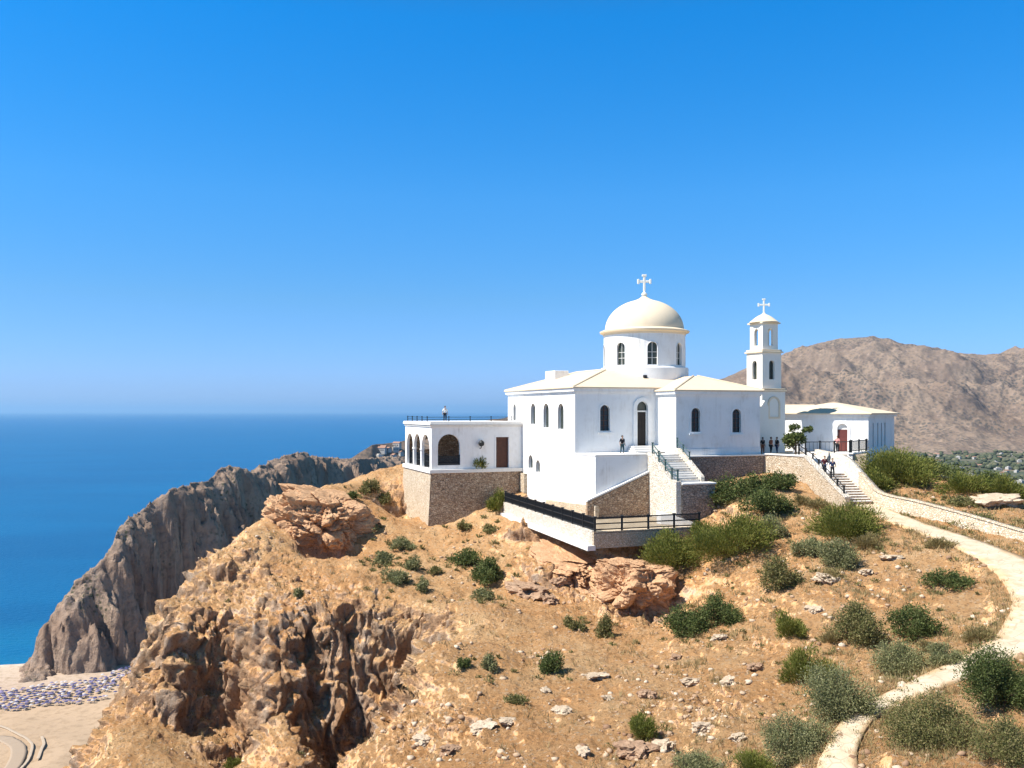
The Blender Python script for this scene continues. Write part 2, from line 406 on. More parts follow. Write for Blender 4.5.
# crags: displaced along the normal, blocky and layered
N1 = normals(GX, GY, GZ)
rm = rock > .02
x, y, z = GX[rm], GY[rm], GZ[rm]
stp = steep[rm]
zz = z+.25*x
big = fbm(x/4.5, y/4.5, z/6.0, 3, 61, ridge=True)*.8
wx_ = .5*perlin(x/1.5, y/1.5, z/3, 3); wy_ = .5*perlin(x/1.5, y/1.5, z/3, 4)
cv, ce = worley_cell(x/2.6+wx_, y/2.6+wy_, zz/8, 5)                     # tall columns between clefts
cv2, ce2 = worley_cell(x/1.0+wx_, y/1.0+wy_, zz/2.6, 9)
cv3, ce3 = worley_cell(x/.5, y/.5, zz/.7, 13)
cleft = fbm(x/3.2+wx_, y/3.2+wy_, z/16, 4, 85, ridge=True)
strata = perlin(x/9, y/9, zz/.75, 71)*.28+perlin(x/6, y/6, zz/.3, 72)*.2
fine = fbm(x/.5, y/.5, z/.6, 3, 81)*.14+np.abs(fbm(x/.9, y/.9, z/1.6, 3, 82))*.12
rg = fbm(x/1.2, y/1.2, z/2.6, 4, 83, ridge=True)*.17
disp = big*.6+(cleft*1.0+(cv-.5)*1.0-np.exp(-ce*10)*.6)*(.25+.75*stp)+(cv2-.5)*.17-np.exp(-ce2*12)*.13+(cv3-.5)*.08+strata+fine+rg
disp = disp*rock[rm]
GX[rm] += N1[rm][:,0]*disp; GY[rm] += N1[rm][:,1]*disp; GZ[rm] += N1[rm][:,2]*disp
GZ = GZ-2.6*wblob(325, 555, 88.0, 3.0)
GZ = GZ-2.0*wblob(604, 560, 76.0, 2.6)-1.3*wblob(572, 556, 79.5, 2.6)-1.2*wblob(668, 622, 69.5, 2.0)
# the path bed, and cut the ground down under what is built
GZ = GZ*(1-pathw)+(pz-.06)*pathw
LU, LV = w2loc(GX, GY)
def cut(m, top): 
    global GZ
    GZ = np.where(m, np.minimum(GZ, top), GZ)
cut((LU > -.3) & (LU < 19.2) & (LV > -4.7) & (LV < 19), -5.2)
cut((LU > -.3) & (LU < 6) & (LV > -5) & (LV < 19), -10.4)
cut((LU > -4.4) & (LU < 5.8) & (LV > -13.6) & (LV < -4.4), -11.55)
cut((LU > -4.4) & (LU < .4) & (LV > -4.6) & (LV < 11.8), -11.3)
cut((LU > 5.2) & (LU < 9.6) & (LV > -10) & (LV < -4.4), -9.6)
cut((LU > -10.6) & (LU < .2) & (LV > 14) & (LV < 26), -7.2)
cut((GX > 24) & (GX < 40) & (GY > 86) & (GY < 108) & (LU > 18.5), -5.4)
cut((GX > 28.2) & (GX < 33) & (GY > 80.0) & (GY < 92), -5.4-(92-GY)*.32)
GZ = np.maximum(GZ, -152)
GRID = np.stack([GX, GY, GZ], -1)
idx = np.arange(NR*NC).reshape(NR, NC)
gf = np.stack([idx[:-1,:-1], idx[:-1,1:], idx[1:,1:], idx[1:,:-1]], -1).reshape(-1, 4)
PXg = PX0+F*GX/GY; PYg = HY-F*GZ/GY
def ground_px(px, py):
    """the nearest ground point that the camera sees at a picture point"""
    d = np.maximum(np.abs(PXg-px), np.abs(PYg-py)); m = d < 1.6
    if not m.any(): m = d <= d.min()+.5
    ii = np.argwhere(m); ys = GY[m]; i = ii[np.argmin(ys)]
    return Vector(GRID[i[0], i[1]])
def ground_xy(x, y):
    d = (GX-x)**2+(GY-y)**2; i = np.unravel_index(np.argmin(d), d.shape); return Vector(GRID[i])

k = Mat('hillside'); c = k.coord()
n_big = k.noise(c, .09, 6, .6); n_mid = k.noise(c, .55, 7, .65); n_fine = k.noise(c, 4.5, 6, .7); n_gr = k.noise(c, 18, 3, .7)
soil = k.mix(k.rng(n_mid, .35, .65), SOIL_A, SOIL_B); soil = k.mix(k.rng(n_big, .42, .62, 0, .75), soil, SOIL_C)
soil = k.mix(k.rng(n_fine, .56, .74, 0, .4), soil, (.66,.46,.26)); soil = k.mix(k.rng(n_fine, .42, .27, 0, .4), soil, (.32,.165,.07))
peb = k.voro(c, 3.2, 'F1', 'Color'); sp = k.n('ShaderNodeSeparateColor'); k.l(peb, sp.inputs[0]); pdist = k.voro(c, 3.2, 'F1')
pm = k.math('MULTIPLY', k.rng(sp.outputs[0], .78, .82), k.rng(pdist, .34, .26)); soil = k.mix(k.math('MULTIPLY', pm, .5), soil, (.62,.50,.36))
gv = k.voro(c, 7.5, 'F1', 'Color'); gs = k.n('ShaderNodeSeparateColor'); k.l(gv, gs.inputs[0])
soil = k.mix(k.rng(gs.outputs[1], .86, .92, 0, .4), soil, (.66,.52,.36)); soil = k.mix(k.rng(gs.outputs[2], .84, .9, 0, .5), soil, (.22,.12,.06))
rk = k.mix(k.rng(n_mid, .38, .62), ROCK_A, ROCK_B); rk = k.mix(k.rng(k.noise(k.coord('Object', (1,1,.3)), .55, 7, .7), .48, .64, 0, .9), rk, ROCK_C)
rk = k.mix(k.rng(n_fine, .43, .27, 0, .5), rk, (.24,.14,.085)); rk = k.mix(k.rng(gs.outputs[2], .84, .9, 0, .45), rk, (.19,.115,.07))
g = k.n('ShaderNodeNewGeometry'); sx = k.n('ShaderNodeSeparateXYZ'); k.l(g.outputs['Normal'], sx.inputs[0])
stm = k.math('ADD', sx.outputs['Z'], k.math('MULTIPLY', k.math('SUBTRACT', n_fine, .5), .5))
col = k.mix(k.rng(stm, .78, .58), soil, rk)
crk = k.noise(k.coord('Object', (1,1,.45)), 2.4, 7, .72); gs_ = k.noise(k.coord('Object', (.55,1,2.2)), 3.1, 6, .7)
rk2 = k.math('MULTIPLY', k.math('ADD', crk, gs_), k.rng(stm, .80, .60))
nb = k.bump(rk2, 1.0, .3)
nb = k.bump(gs.outputs[0], .6, .035, k.bump(n_gr, .6, .06, k.bump(n_fine, 1.0, .24, k.bump(pm, .6, .08, nb))))
M['hillside'] = k.fin(col, .97, nb, .1)
hill = link('hillside', mesh_np('hillside', GRID.reshape(-1, 3), gf, M['hillside'], True)); tag(hill, kind='structure')

# ------------------------------------------------------------------ path
def ribbon(cl, hw, dz=0., thick=None, mat=None, name='path'):
    cl = np.asarray(cl); t = np.gradient(cl[:,:2], axis=0); t /= np.linalg.norm(t, axis=1, keepdims=True)
    nrm = np.stack([-t[:,1], t[:,0]], 1)
    n = len(cl); hw = np.broadcast_to(hw, (n,))
    rows = []
    jl = hw*(1+.07*perlin(np.arange(n)*.37, np.zeros(n), 0, 3)); jr = hw*(1+.07*perlin(np.arange(n)*.41, np.zeros(n), 5, 4))
    for s_ in np.linspace(-1, 1, 7):
        w_ = jl if s_ < 0 else jr
        rows.append(np.stack([cl[:,0]+nrm[:,0]*w_*s_, cl[:,1]+nrm[:,1]*w_*s_, cl[:,2]+dz+.02*(1-s_*s_)], 1))
    top = np.stack(rows, 1); lo = top[:, [0, -1]].copy(); lo[..., 2] -= .35
    V_ = np.concatenate([lo[:, :1], top, lo[:, 1:]], 1); m = V_.shape[1]
    i = np.arange(n*m).reshape(n, m)
    return V_.reshape(-1, 3), np.stack([i[:-1,:-1], i[1:,:-1], i[1:,1:], i[:-1,1:]], -1).reshape(-1, 4)
pv, pf = ribbon(PCL, PW, .04)
pme = mesh_np('path', pv, pf, M['paving'], True); pa = pme.attributes.new('edge', 'FLOAT', 'POINT'); pa.data.foreach_set('value', np.tile(np.array([1,1,.67,.33,0,.33,.67,1,1], dtype=np.float32), len(PCL)))
tag(link('path', pme), kind='structure')
# ================================================================== SEA, BEACH, HEADLAND, MOUNTAINS
k = Mat('sea_water'); c = k.coord()
sx = k.n('ShaderNodeSeparateXYZ'); k.l(c, sx.inputs[0])
# shallow water lies along the beach
sd = k.math('ADD', k.math('MULTIPLY', sx.outputs['X'], -.42), k.math('MULTIPLY', sx.outputs['Y'], .907))     # metres out from the shore line, minus a constant
wob = k.math('MULTIPLY', k.math('SUBTRACT', k.noise(c, .01, 3), .5), 40)
out_m = k.math('SUBTRACT', k.math('ADD', sd, wob), SHORE_C)
col = k.ramp(k.rng(out_m, -12, 120), (0, (.20,.42,.40)), (.10, (.03,.30,.33)), (.35, (.004,.15,.27)), (1, SEA_DEEP))
big = k.noise(k.coord('Object', (1, 3.2, 1)), .0022, 6, .62); col = k.mix(k.rng(big, .40, .62, 0, .9), col, SEA_ALT)
wv = k.noise(k.coord('Object', (1, 1.7, 1)), .16, 4, .65)
nb = k.bump(wv, .8, 1.6)
M['sea'] = k.fin(col, .3, nb, .09)
gx = np.concatenate([-np.geomspace(90000, 300, 24), np.linspace(-250, 250, 11), np.geomspace(300, 90000, 24)])
gyy = np.concatenate([[-3000, -500, 0, 150], np.linspace(250, 900, 20), np.geomspace(1000, 160000, 26)])
A, B = np.meshgrid(gx, gyy); i = np.arange(A.size).reshape(A.shape)
sea = link('sea', mesh_np('sea', np.stack([A, B, np.full_like(A, SEA)], -1).reshape(-1, 3), np.stack([i[:-1,:-1], i[:-1,1:], i[1:,1:], i[1:,:-1]], -1).reshape(-1, 4), M['sea'])); tag(sea, kind='structure')

def grid_mesh(name, X, Y, Z, mat, smooth=True):
    i = np.arange(X.size).reshape(X.shape)
    o = link(name, mesh_np(name, np.stack([X, Y, Z], -1).reshape(-1, 3), np.stack([i[:-1,:-1], i[:-1,1:], i[1:,1:], i[1:,:-1]], -1).reshape(-1, 4), mat, smooth))
    return tag(o, kind='structure')

# beach: rises from the shore line towards the land
def shore(X, Y): return X*-.42+Y*.907-SHORE_C+8*perlin(X/40, Y/40, 0, 4)
X, Y = np.meshgrid(np.linspace(-760, -60, 281), np.linspace(120, 640, 209))
d = -shore(X, Y)
Zb = SEA+np.where(d < 0, d*.12, np.minimum(d*.06, 2.2)+np.maximum(d-70, 0)*.02)+fbm(X/14, Y/14, 0, 3, 6)*.25*sstep(5, 40, d)+fbm(X/40, Y/40, 0, 3, 16)*2.2*sstep(70, 160, d)
k = Mat('beach_sand'); c = k.coord(); sx = k.n('ShaderNodeSeparateXYZ'); k.l(c, sx.inputs[0])
sd = k.math('SUBTRACT', SHORE_C, k.math('ADD', k.math('MULTIPLY', sx.outputs['X'], -.42), k.math('MULTIPLY', sx.outputs['Y'], .907)))
n1 = k.noise(c, .03, 6, .65); n2 = k.noise(c, .25, 5, .7)
inl = k.math('ADD', sd, k.math('MULTIPLY', k.math('SUBTRACT', n1, .5), 60))
col = k.ramp(k.rng(inl, -5, 150), (0, (.56,.50,.42)), (.12, (.47,.37,.28)), (.45, (.43,.325,.245)), (.60, (.45,.32,.21)), (1, (.39,.28,.185)))
col = k.mix(k.rng(n2, .48, .68, 0, .75), col, (.27,.19,.12))
M['beach'] = k.fin(col, .95, k.bump(n2, .5, .6), .1)
grid_mesh('beach', X, Y, Zb, M['beach'])
def beach_z(x, y):
    d = -shore(np.array([x]), np.array([y]))[0]
    return float(SEA+min(max(d, 0)*.06, 2.2)+max(d-70, 0)*.02)+.3
# the road behind the beach and a pale track
def road(pxs, hw, mat, name, dz):
    pts = []
    for px, py in pxs:
        Yd = F*145.5/(py-HY); x = (px-PX0)/F*Yd; pts.append((x, Yd, 0))
    cl = catmull(pts, 8)
    cl[:,2] = [np.interp(0, [0,1], [0,0])+0 for _ in cl]
    ix = np.clip(((cl[:,0]+760)/2.5).round().astype(int), 1, 279); iy = np.clip(((cl[:,1]-120)/2.5).round().astype(int), 1, 207)
    cl[:,2] = [Zb[b-1:b+2, a-1:a+2].max() for a, b in zip(ix, iy)]
    v_, f_ = ribbon(cl, hw, dz, mat=mat); tag(link(name, mesh_np(name, v_, f_, mat, True)), kind='structure')
M['road_pale'] = plain('pale_track', (.47,.375,.28), .9, 0, .1, .3)
M['asphalt'] = plain('worn_asphalt', (.36,.275,.20), .9, 0, .1, .15)
road([(-30,722),(0,725),(14,731),(26,738),(32,746),(30,757),(20,770),(5,790)], 0.55, M['road_pale'], 'track', .5)
road([(-40,734),(0,738),(10,742),(17,748),(18,757),(8,772)], 3.0, M['asphalt'], 'road', .35)
road([(42,736),(44,744),(41,752),(38,760)], .6, M['road_pale'], 'footpath', .5)

# headland
_rp = [(36,668,506),(50,618,516),(72,592,522),(97,560,538),(110,540,546),(120,524,553),(133,515,562),(148,503,575),(165,486,592),(185,481,606),(203,478,622),(222,466,642),(234,463,656),(250,470,676),(268,460,706),(284,454,732),(300,449,762),(318,455,800),(350,457,860),(395,455,960)]
RID = np.array([W(*q) for q in _rp]+[(-90,1080,-56),(-50,1250,-80)], float)
X, Y = np.meshgrid(np.linspace(-330, 20, 420), np.concatenate([np.linspace(455, 720, 320), np.linspace(721, 1120, 300)]))
wX = X+fbm(X/30, Y/30, 0, 3, 91)*9; wY = Y+fbm(X/30, Y/30, 4, 3, 92)*9
bd = np.full(X.shape, 1e9); hr = np.zeros(X.shape); side = np.zeros(X.shape); ss = np.zeros(X.shape); acc = 0
for i in range(len(RID)-1):
    a, b = RID[i], RID[i+1]; dx, dy = b[0]-a[0], b[1]-a[1]; L = math.hypot(dx, dy)
    t = np.clip(((wX-a[0])*dx+(wY-a[1])*dy)/(L*L), 0, 1); qx, qy = wX-a[0]-t*dx, wY-a[1]-t*dy
    d = np.hypot(qx, qy); m = d < bd
    bd = np.where(m, d, bd); hr = np.where(m, a[2]+(b[2]-a[2])*t, hr); side = np.where(m, np.sign(dx*qy-dy*qx), side); ss = np.where(m, acc+t*L, ss); acc += L
H = hr-SEA
wR = 10+.22*H+7*np.sin(ss/17.)+8*perlin(ss/26, ss*0, 2, 8)        # spread of the flank that faces us
wL = 8+.36*H+6*perlin(ss/40, ss*0, 9, 8)
w = np.where(side < 0, wR, wL)
cove = np.exp(-((ss-92)/20)**2)*.36                                 # the shaded recess behind the tip
w = np.where(side < 0, w*(1-cove), w)
rib = fbm(ss/15, bd/120, 3, 4, 193, ridge=True)*9+fbm(ss/38, bd/260, 8, 2, 194, ridge=True)*15-6
t = np.clip(1-(bd-np.where(side < 0, rib, rib*.3)*sstep(0, 18, bd))/w, -.6, 1)
gul = fbm(ss/11+.3*perlin(X/15,Y/15,0,5), bd/140, 0, 4, 93, gain=.55, ridge=True)
gul2 = fbm(ss/30, bd/160, 5, 3, 94, ridge=True)
prof = np.where(t > 0, np.where(side < 0, .30*t+.70*sstep(-.12, .86, t)**1.05-.02, .75*t+.25*sstep(0, 1, t)-.01), t)
Z = SEA+H*prof+((gul-.35)*6+(gul2-.35)*6)*sstep(0., .25, t)*sstep(1.0, .5, t)*np.clip(H/90, .25, 1)
Z += (fbm(X/12, Y/12, Z/30, 4, 95, ridge=True)*1.8+fbm(X/4.5, Y/4.5, Z/6, 2, 96)*1.6)*sstep(-.05, .12, t)*(.3+.7*sstep(1.0, .7, t))
Z = np.where(t < 0, np.minimum(Z, SEA+t*30+2), Z)
Z += fbm(X/5, Y/5, Z/14, 4, 99, ridge=True)*2.2*sstep(0, .15, t)*(.4+.6*sstep(1.0, .7, t))
xd = fbm(X/9, Y/9, Z/5, 3, 97)*1.6; yd = fbm(X/9, Y/9, Z/5, 3, 98)*1.6
k = Mat('headland_rock'); c = k.coord()
n1 = k.noise(c, .03, 7, .65); n2 = k.noise(c, .2, 6, .7); n3 = k.noise(k.coord('Object', (1,1,.35)), .12, 6, .7)
col = k.mix(k.rng(n1, .38, .62), (.28,.19,.135), (.36,.26,.19)); col = k.mix(k.rng(n3, .5, .7, 0, .7), col, (.235,.195,.17)); col = k.mix(k.rng(n2, .5, .3, 0, .7), col, (.12,.085,.065))
v = k.voro(c, .33, 'F1'); col = k.mix(k.math('MULTIPLY', k.rng(v, .42, .25), k.rng(n1, .5, .62)), col, (.10,.095,.055))
M['headland'] = k.fin(col, .97, k.bump(n2, 1.0, 2.5, k.bump(n3, .7, 2.5)), .1)
grid_mesh('headland', X+xd, Y+yd, Z, M['headland'])

# mountains behind the church
CR = [(250,470,1300),(320,466,1350),(352,458,1400),(372,445,1450),(400,442,1550),(440,432,1700),(470,422,1850),(505,418,1950),(560,408,2150),(640,396,2500),(700,386,2800),(725,378,3000),(760,363,3200),(800,350,3500),(835,341,3600),(870,338.5,3650),(905,345,3600),(945,351,3550),(975,355.5,3500),(995,356,3700),(1015,350,4000),(1045,344,4200),(1100,335,4200),(1200,342,4200),(1400,360,4200)]
ka = np.array([(p[0]-PX0)/F for p in CR]); cz = np.array([-(p[1]-HY)/F*p[2] for p in CR]); cy = np.array([p[2] for p in CR], float)
FT = [(250,1230,-152),(352,1250,-152),(400,1330,-152),(505,1500,-150),(640,1650,-125),(760,1800,-112),(900,2000,-108),(1024,2150,-108),(1400,2300,-108)]
kf = np.array([(p[0]-PX0)/F for p in FT])
kq = np.linspace(-.29, .98, 760); vv = np.concatenate([np.linspace(-.12, 1, 230), np.linspace(1.01, 2.2, 50)])
KQ, VV = np.meshgrid(kq, vv)
cY = np.interp(KQ, ka, cy); cZ = np.interp(KQ, ka, cz); fY = np.interp(KQ, kf, [p[1] for p in FT]); fZ = np.interp(KQ, kf, [p[2] for p in FT])
Y = fY+(cY-fY)*VV; X = KQ*Y
up = np.clip(VV, 0, 1)
shape = np.where(VV <= 1, .55*up+.45*sstep(0, 1, up), 1-(VV-1)*.8)
Z = fZ+(cZ-fZ)*shape
dn = fbm(X/520, Y/520, 0, 5, 101, ridge=True)*95*np.clip((cZ-fZ)/350, .12, 1)
small = fbm(X/90, Y/90, 0, 4, 102, ridge=True)*8*np.clip((cZ-fZ)/250, .25, 1)
cont = np.sin(np.pi*np.clip(VV, 0, 1))
Z = Z+dn*cont+small*np.clip(cont+.25, 0, 1)
Z = np.where(VV < 0, fZ+VV*60, Z)
k = Mat('mountain'); c = k.coord()
n0 = k.noise(c, .0022, 6, .6); n1 = k.noise(c, .012, 7, .7); n2 = k.noise(c, .07, 5, .7)
col = k.mix(k.rng(n0, .40, .60), (.195,.138,.098), (.26,.192,.138)); col = k.mix(k.rng(n1, .55, .35, 0, .65), col, (.14,.10,.08))
col = k.mix(k.rng(n2, .56, .66, 0, .5), col, (.38,.29,.225))
v = k.voro(c, .10, 'F1'); thick = k.rng(k.noise(c, .004, 7, .7), .36, .60); sp_ = k.math('MULTIPLY', k.rng(v, .56, .34), k.math('ADD', k.math('MULTIPLY', thick, .75), .12))
col = k.mix(sp_, col, (.075,.07,.06))
M['mountain'] = k.fin(col, .98, k.bump(n1, .6, 9, k.bump(n2, .5, 3)), .05)
grid_mesh('mountains', X, Y, Z, M['mountain'])
MT = (X, Y, Z)

# valley floor between the hill and the mountains
X, Y = np.meshgrid(np.linspace(-60, 3200, 160), np.linspace(150, 2700, 170))
Zv = -101+fbm(X/260, Y/260, 0, 4, 111)*9-sstep(350, -50, X)*60
k = Mat('valley_floor'); c = k.coord(); n0 = k.noise(c, .006, 6, .6); n1 = k.noise(c, .03, 6, .7); v = k.voro(c, .02, 'F1', 'Color'); s_ = k.n('ShaderNodeSeparateColor'); k.l(v, s_.inputs[0])
col = k.ramp(s_.outputs[0], (0, (.085,.095,.06)), (.35, (.15,.125,.085)), (.6, (.07,.085,.055)), (1, (.22,.18,.13))); col = k.mix(k.rng(n1, .45, .6, 0, .8), col, (.055,.07,.04))
M['valley'] = k.fin(col, .97, k.bump(n1, .8, 4), .05)
grid_mesh('valley_floor', X, Y, Zv, M['valley'])
def valley_z(x, y):
    return float(Zv[int(np.clip(round((y-150)/2550*169), 0, 169)), int(np.clip(round((x+60)/3260*159), 0, 159))])

# houses of the far village: single small meshes, walls and flat or tiled roofs
M['far_white'] = plain('far_whitewash', (.46,.43,.39), .9, 0, .1)
M['far_roof'] = plain('far_roof_tiles', (.33,.19,.13), .9, 0, .1)
def house_mesh(w_, d_, h_, gable):
    mb = MB(); mb.box(-w_/2, w_/2, -d_/2, d_/2, -3, h_)
    if gable:
        o = .5
        mb.add([(-w_/2-o,-d_/2-o,h_),(w_/2+o,-d_/2-o,h_),(w_/2+o,d_/2+o,h_),(-w_/2-o,d_/2+o,h_),(-w_/2-o,0,h_+d_*.28),(w_/2+o,0,h_+d_*.28)], [(0,1,5,4),(2,3,4,5),(1,2,5),(3,0,4),(3,2,1,0)])
    else:
        mb.box(-w_/2-.2, w_/2+.2, -d_/2-.2, d_/2+.2, h_, h_+.5)
        mb.box(-w_/4, w_/4, -d_/4, d_/4, h_+.5, h_+2.4)
    for q in range(3): mb.box(-w_/2+w_*(.15+.27*q), -w_/2+w_*(.29+.27*q), -d_/2-.06, -d_/2+.05, h_*.35, h_*.68)
    return mb
protos = []
for a in range(4):
    g_ = a % 2 == 0; mb = house_mesh(9+a*1.6, 8+(a*2) % 3, 4.0+(a % 3)*1.6, g_)
    me = bpy.data.meshes.new('far_house'); me.from_pydata(mb.v, [], mb.f); me.materials.append(M['far_white']); me.materials.append(M['far_roof']); me.materials.append(M['glass'])
    nf = len(me.polygons); mi = np.zeros(nf, dtype=np.int32)
    if g_: mi[6:11] = 1; mi[11:] = 2
    else: mi[18:] = 2
    me.polygons.foreach_set('material_index', mi); protos.append(me)
rr = random.Random(3); n_h = 0
while n_h < 64:
    px = 932+rr.random()*110; py = 452+rr.random()*36
    if rr.random() > (px-900)/110: continue
    Yd = F*99/(py-HY)
    if Yd > 2080: continue
    x = (px-PX0)/F*Yd; g_ = n_h % 4
    o = link('house', protos[g_], None, (x, Yd, valley_z(x, Yd)+.4)); o.scale = [rr.uniform(.5,.85)]*3; o.rotation_euler.z = rr.uniform(-.8, .8)
    tag(o, 'tiny white house with tiled gable roof in the distant valley' if g_ % 2 == 0 else 'tiny white flat roofed house in the distant valley', 'house', 'tiled houses in the distant valley' if g_ % 2 == 0 else 'flat roofed houses in the distant valley'); n_h += 1
# a few houses on the far ridge left of the arcade
kq_i = lambda px: int(np.argmin(abs(kq-(px-PX0)/F)))
for q in range(9):
    px = 379+q*2.6+rr.uniform(-1, 1); r_ = rr.randint(150, 215); ci = kq_i(px)
    o = link('house', protos[(q*2) % 4 if q % 3 else 1], None, (MT[0][r_,ci], MT[1][r_,ci], MT[2][r_,ci]+.5)); o.rotation_euler.z = rr.uniform(-.8, .8)
    tag(o, 'tiny house on the far ridge beyond the sea cliff, left of the arcade', 'house', 'houses on the far ridge')

# beach parasols
ML = [('dark blue', plain('parasol_dark_blue', (.07,.07,.15), .8, 0, .1)), ('violet grey', plain('parasol_violet_grey', (.20,.17,.27), .8, 0, .1)), ('off white', plain('parasol_off_white', (.46,.43,.43), .8, 0, .1))]
pm_ = []
M['pole'] = plain('parasol_pole', (.5,.45,.38), .6)
for nm, mt in ML:
    mb = MB(); mb.lathe([(1.75,1.95),(1.2,2.3),(.05,2.75)], n=8); nfc = len(mb.f); mb.tube([(0,0,-.6),(0,0,2.7)], .06, 5)
    mb.box(-1.6,-.9,-1.0,1.0,.25,.42); mb.box(.9,1.6,-1.0,1.0,.25,.42)
    me = bpy.data.meshes.new('beach_parasol'); me.from_pydata(mb.v, [], mb.f); me.materials.append(mt); me.materials.append(M['pole']); me.polygons.foreach_set('material_index', np.array([0]*nfc+[1]*(len(mb.f)-nfc), dtype=np.int32)); pm_.append(me)
n_p = 0
for row in range(14):
    for q in range(40):
        f_ = q/39.; px = -8+f_*150; py = 690.5+row*2.05-f_*f_*24*(1 if row < 9 else .8)+math.sin(px*.09)*1.5
        if px < 22 and row > 11: continue
        if n_p >= 300 or rr.random() < .18+.3*(perlin(np.array([px/22]), np.array([py/7]), 0, 4)[0] > .12) or py > 719-(px/150)*22: continue
        Yd = F*147.9/(py-HY); x = (px-PX0)/F*Yd+rr.uniform(-1, 1); Yd += rr.uniform(-1.2, 1.2)
        if -shore(np.array([x]), np.array([Yd]))[0] < 9: continue
        c_ = rr.choices((0,1,2), (5,3,3))[0]
        o = link('beach_parasol', pm_[c_], None, (x, Yd, beach_z(x, Yd)-.2)); o.scale = [.62]*3; o.rotation_euler.z = rr.uniform(-.3, .3); n_p += 1
        tag(o, '%s parasol in the rows on the beach below the cliff' % ML[c_][0], 'parasol', '%s parasols on the beach' % ML[c_][0])
print('parasols', n_p)

# trees of the valley floor, a mass nobody could count
rg_ = np.random.default_rng(4); n = 5200
tx = rg_.uniform(500, 1500, n); ty = rg_.uniform(1050, 2250, n); m_ = (fbm(tx/120, ty/120, 0, 3, 5) > -.12) & (tx/ty > .38); tx, ty = tx[m_], ty[m_]; n = len(tx)
bm = bmesh.new(); bmesh.ops.create_icosphere(bm, subdivisions=1, radius=1); bm.verts.ensure_lookup_table(); IV0 = np.array([v.co[:] for v in bm.verts]); IF0 = np.array([[v.index for v in f.verts] for f in bm.faces]); bm.free()
tz = np.array([valley_z(a, b) for a, b in zip(tx, ty)]); rs_ = rg_.uniform(2.2, 5.5, n)
V_ = IV0[None]*(1+.55*(rg_.random((n, len(IV0), 1))-.5))*rs_[:,None,None]*np.array([1.15,1.15,.85])+np.stack([tx, ty, tz+rs_*.6], 1)[:,None]
k = Mat('valley_tree_leaf'); g = k.n('ShaderNodeNewGeometry'); k.fin(k.ramp(g.outputs['Random Per Island'], (0,(.05,.062,.035)), (.6,(.08,.09,.05)), (1,(.13,.125,.075))), .95, None, .05)
tag(link('valley_trees', mesh_np('valley_trees', V_.reshape(-1,3), (IF0[None]+(np.arange(n)*len(IV0))[:,None,None]).reshape(-1,3), k.m)), kind='stuff')
# ================================================================== THE CHURCH
def frame_thing(name, zb, label, cat, group=None, at=(CX, CY), rz=ANG):
    return empty(name, (at[0], at[1], zb), rz, label, cat, group)
FL = -4.1                                   # terrace level
EAVE = 2.25; EAVE2 = 1.95
U1, V1 = 18.75, 18.8; UR, VR = 9.0, -3.88   # plan of the main block and of the projecting right wing
church = frame_thing('church', -10.0, 'whitewashed domed church with cream hipped roofs on the cliff edge', 'church')
T = .42
def rect(a0, a1, b0, b1): return [(a0,b0),(a1,b0),(a1,b1),(a0,b1)]
def window_v(holes, v, parent, fr=.13, deep=.26, out=.05, pane='glass', name='window', sill=True, bars=0):
    """frame proud of a wall in the plane v, pane set back in the opening"""
    for h in holes:
        mb = MB(); mb.vplane(v-out, out+.12, grow(h, fr), [h])
        if sill:
            a0 = min(p[0] for p in h); a1 = max(p[0] for p in h); z0 = min(p[1] for p in h)
            mb.box(a0-fr-.08, a1+fr+.08, v-.16, v-out-.003, z0-fr-.1, z0-fr+.04)
        fo = mb.build(name, M['white'], parent)
        p = MB(); p.vplane(v+deep, .04, grow(h, .05)); p.build('pane', M[pane], fo)
        if bars:
            b = MB(); a0 = min(q[0] for q in h); a1 = max(q[0] for q in h); z0 = min(q[1] for q in h); z1 = max(q[1] for q in h)
            b.box((a0+a1)/2-.03, (a0+a1)/2+.03, v+deep-.05, v+deep-.004, z0, z1-.02)
            for j in range(1, bars): zz_ = z0+(z1-z0)*j/bars; b.box(a0, a1, v+deep-.07, v+deep-.008, zz_-.03, zz_+.03)
            b.build('glazing_bar', M['wood'], fo)
def window_u(holes, u, parent, deep=.2, pane='glass', fr=0., name='window'):
    for h in holes:
        mb = MB(); mb.uplane(u-.03-fr*.3, .13, grow(h, .09+fr), [h]); fo = mb.build(name, M['white'], parent)
        p = MB(); p.uplane(u+deep, .04, grow(h, .05)); p.build('pane', M[pane], fo)
# --- left wall (sunlit): slit windows and two low arched ones
hl = []
for px, wd, pt, pb in ((514.8,.42,404,420.5),(533.3,.62,403.5,424),(546.3,.72,403.5,427.5),(561,.70,403.5,429)):
    v = v_at(px, 0); hl.append(arch(v-wd, v+wd, z_at(pb, 0, v), z_at(pt, 0, v), 8))
hl2 = []
for px, wd, pt, pb in ((530.8,.62,455,468),(538.2,.55,460,472)):
    v = v_at(px, 0); hl2.append(arch(v-wd, v+wd, z_at(pb, 0, v), z_at(pt, 0, v), 8))
mb = MB(); mb.uplane(0, T, rect(T, V1, -10.5, EAVE), hl+hl2); mb.build('wall', M['white'], church)
window_u(hl, 0, church, .30, 'shade_glass'); window_u(hl2, 0, church, .30, 'shade_glass')
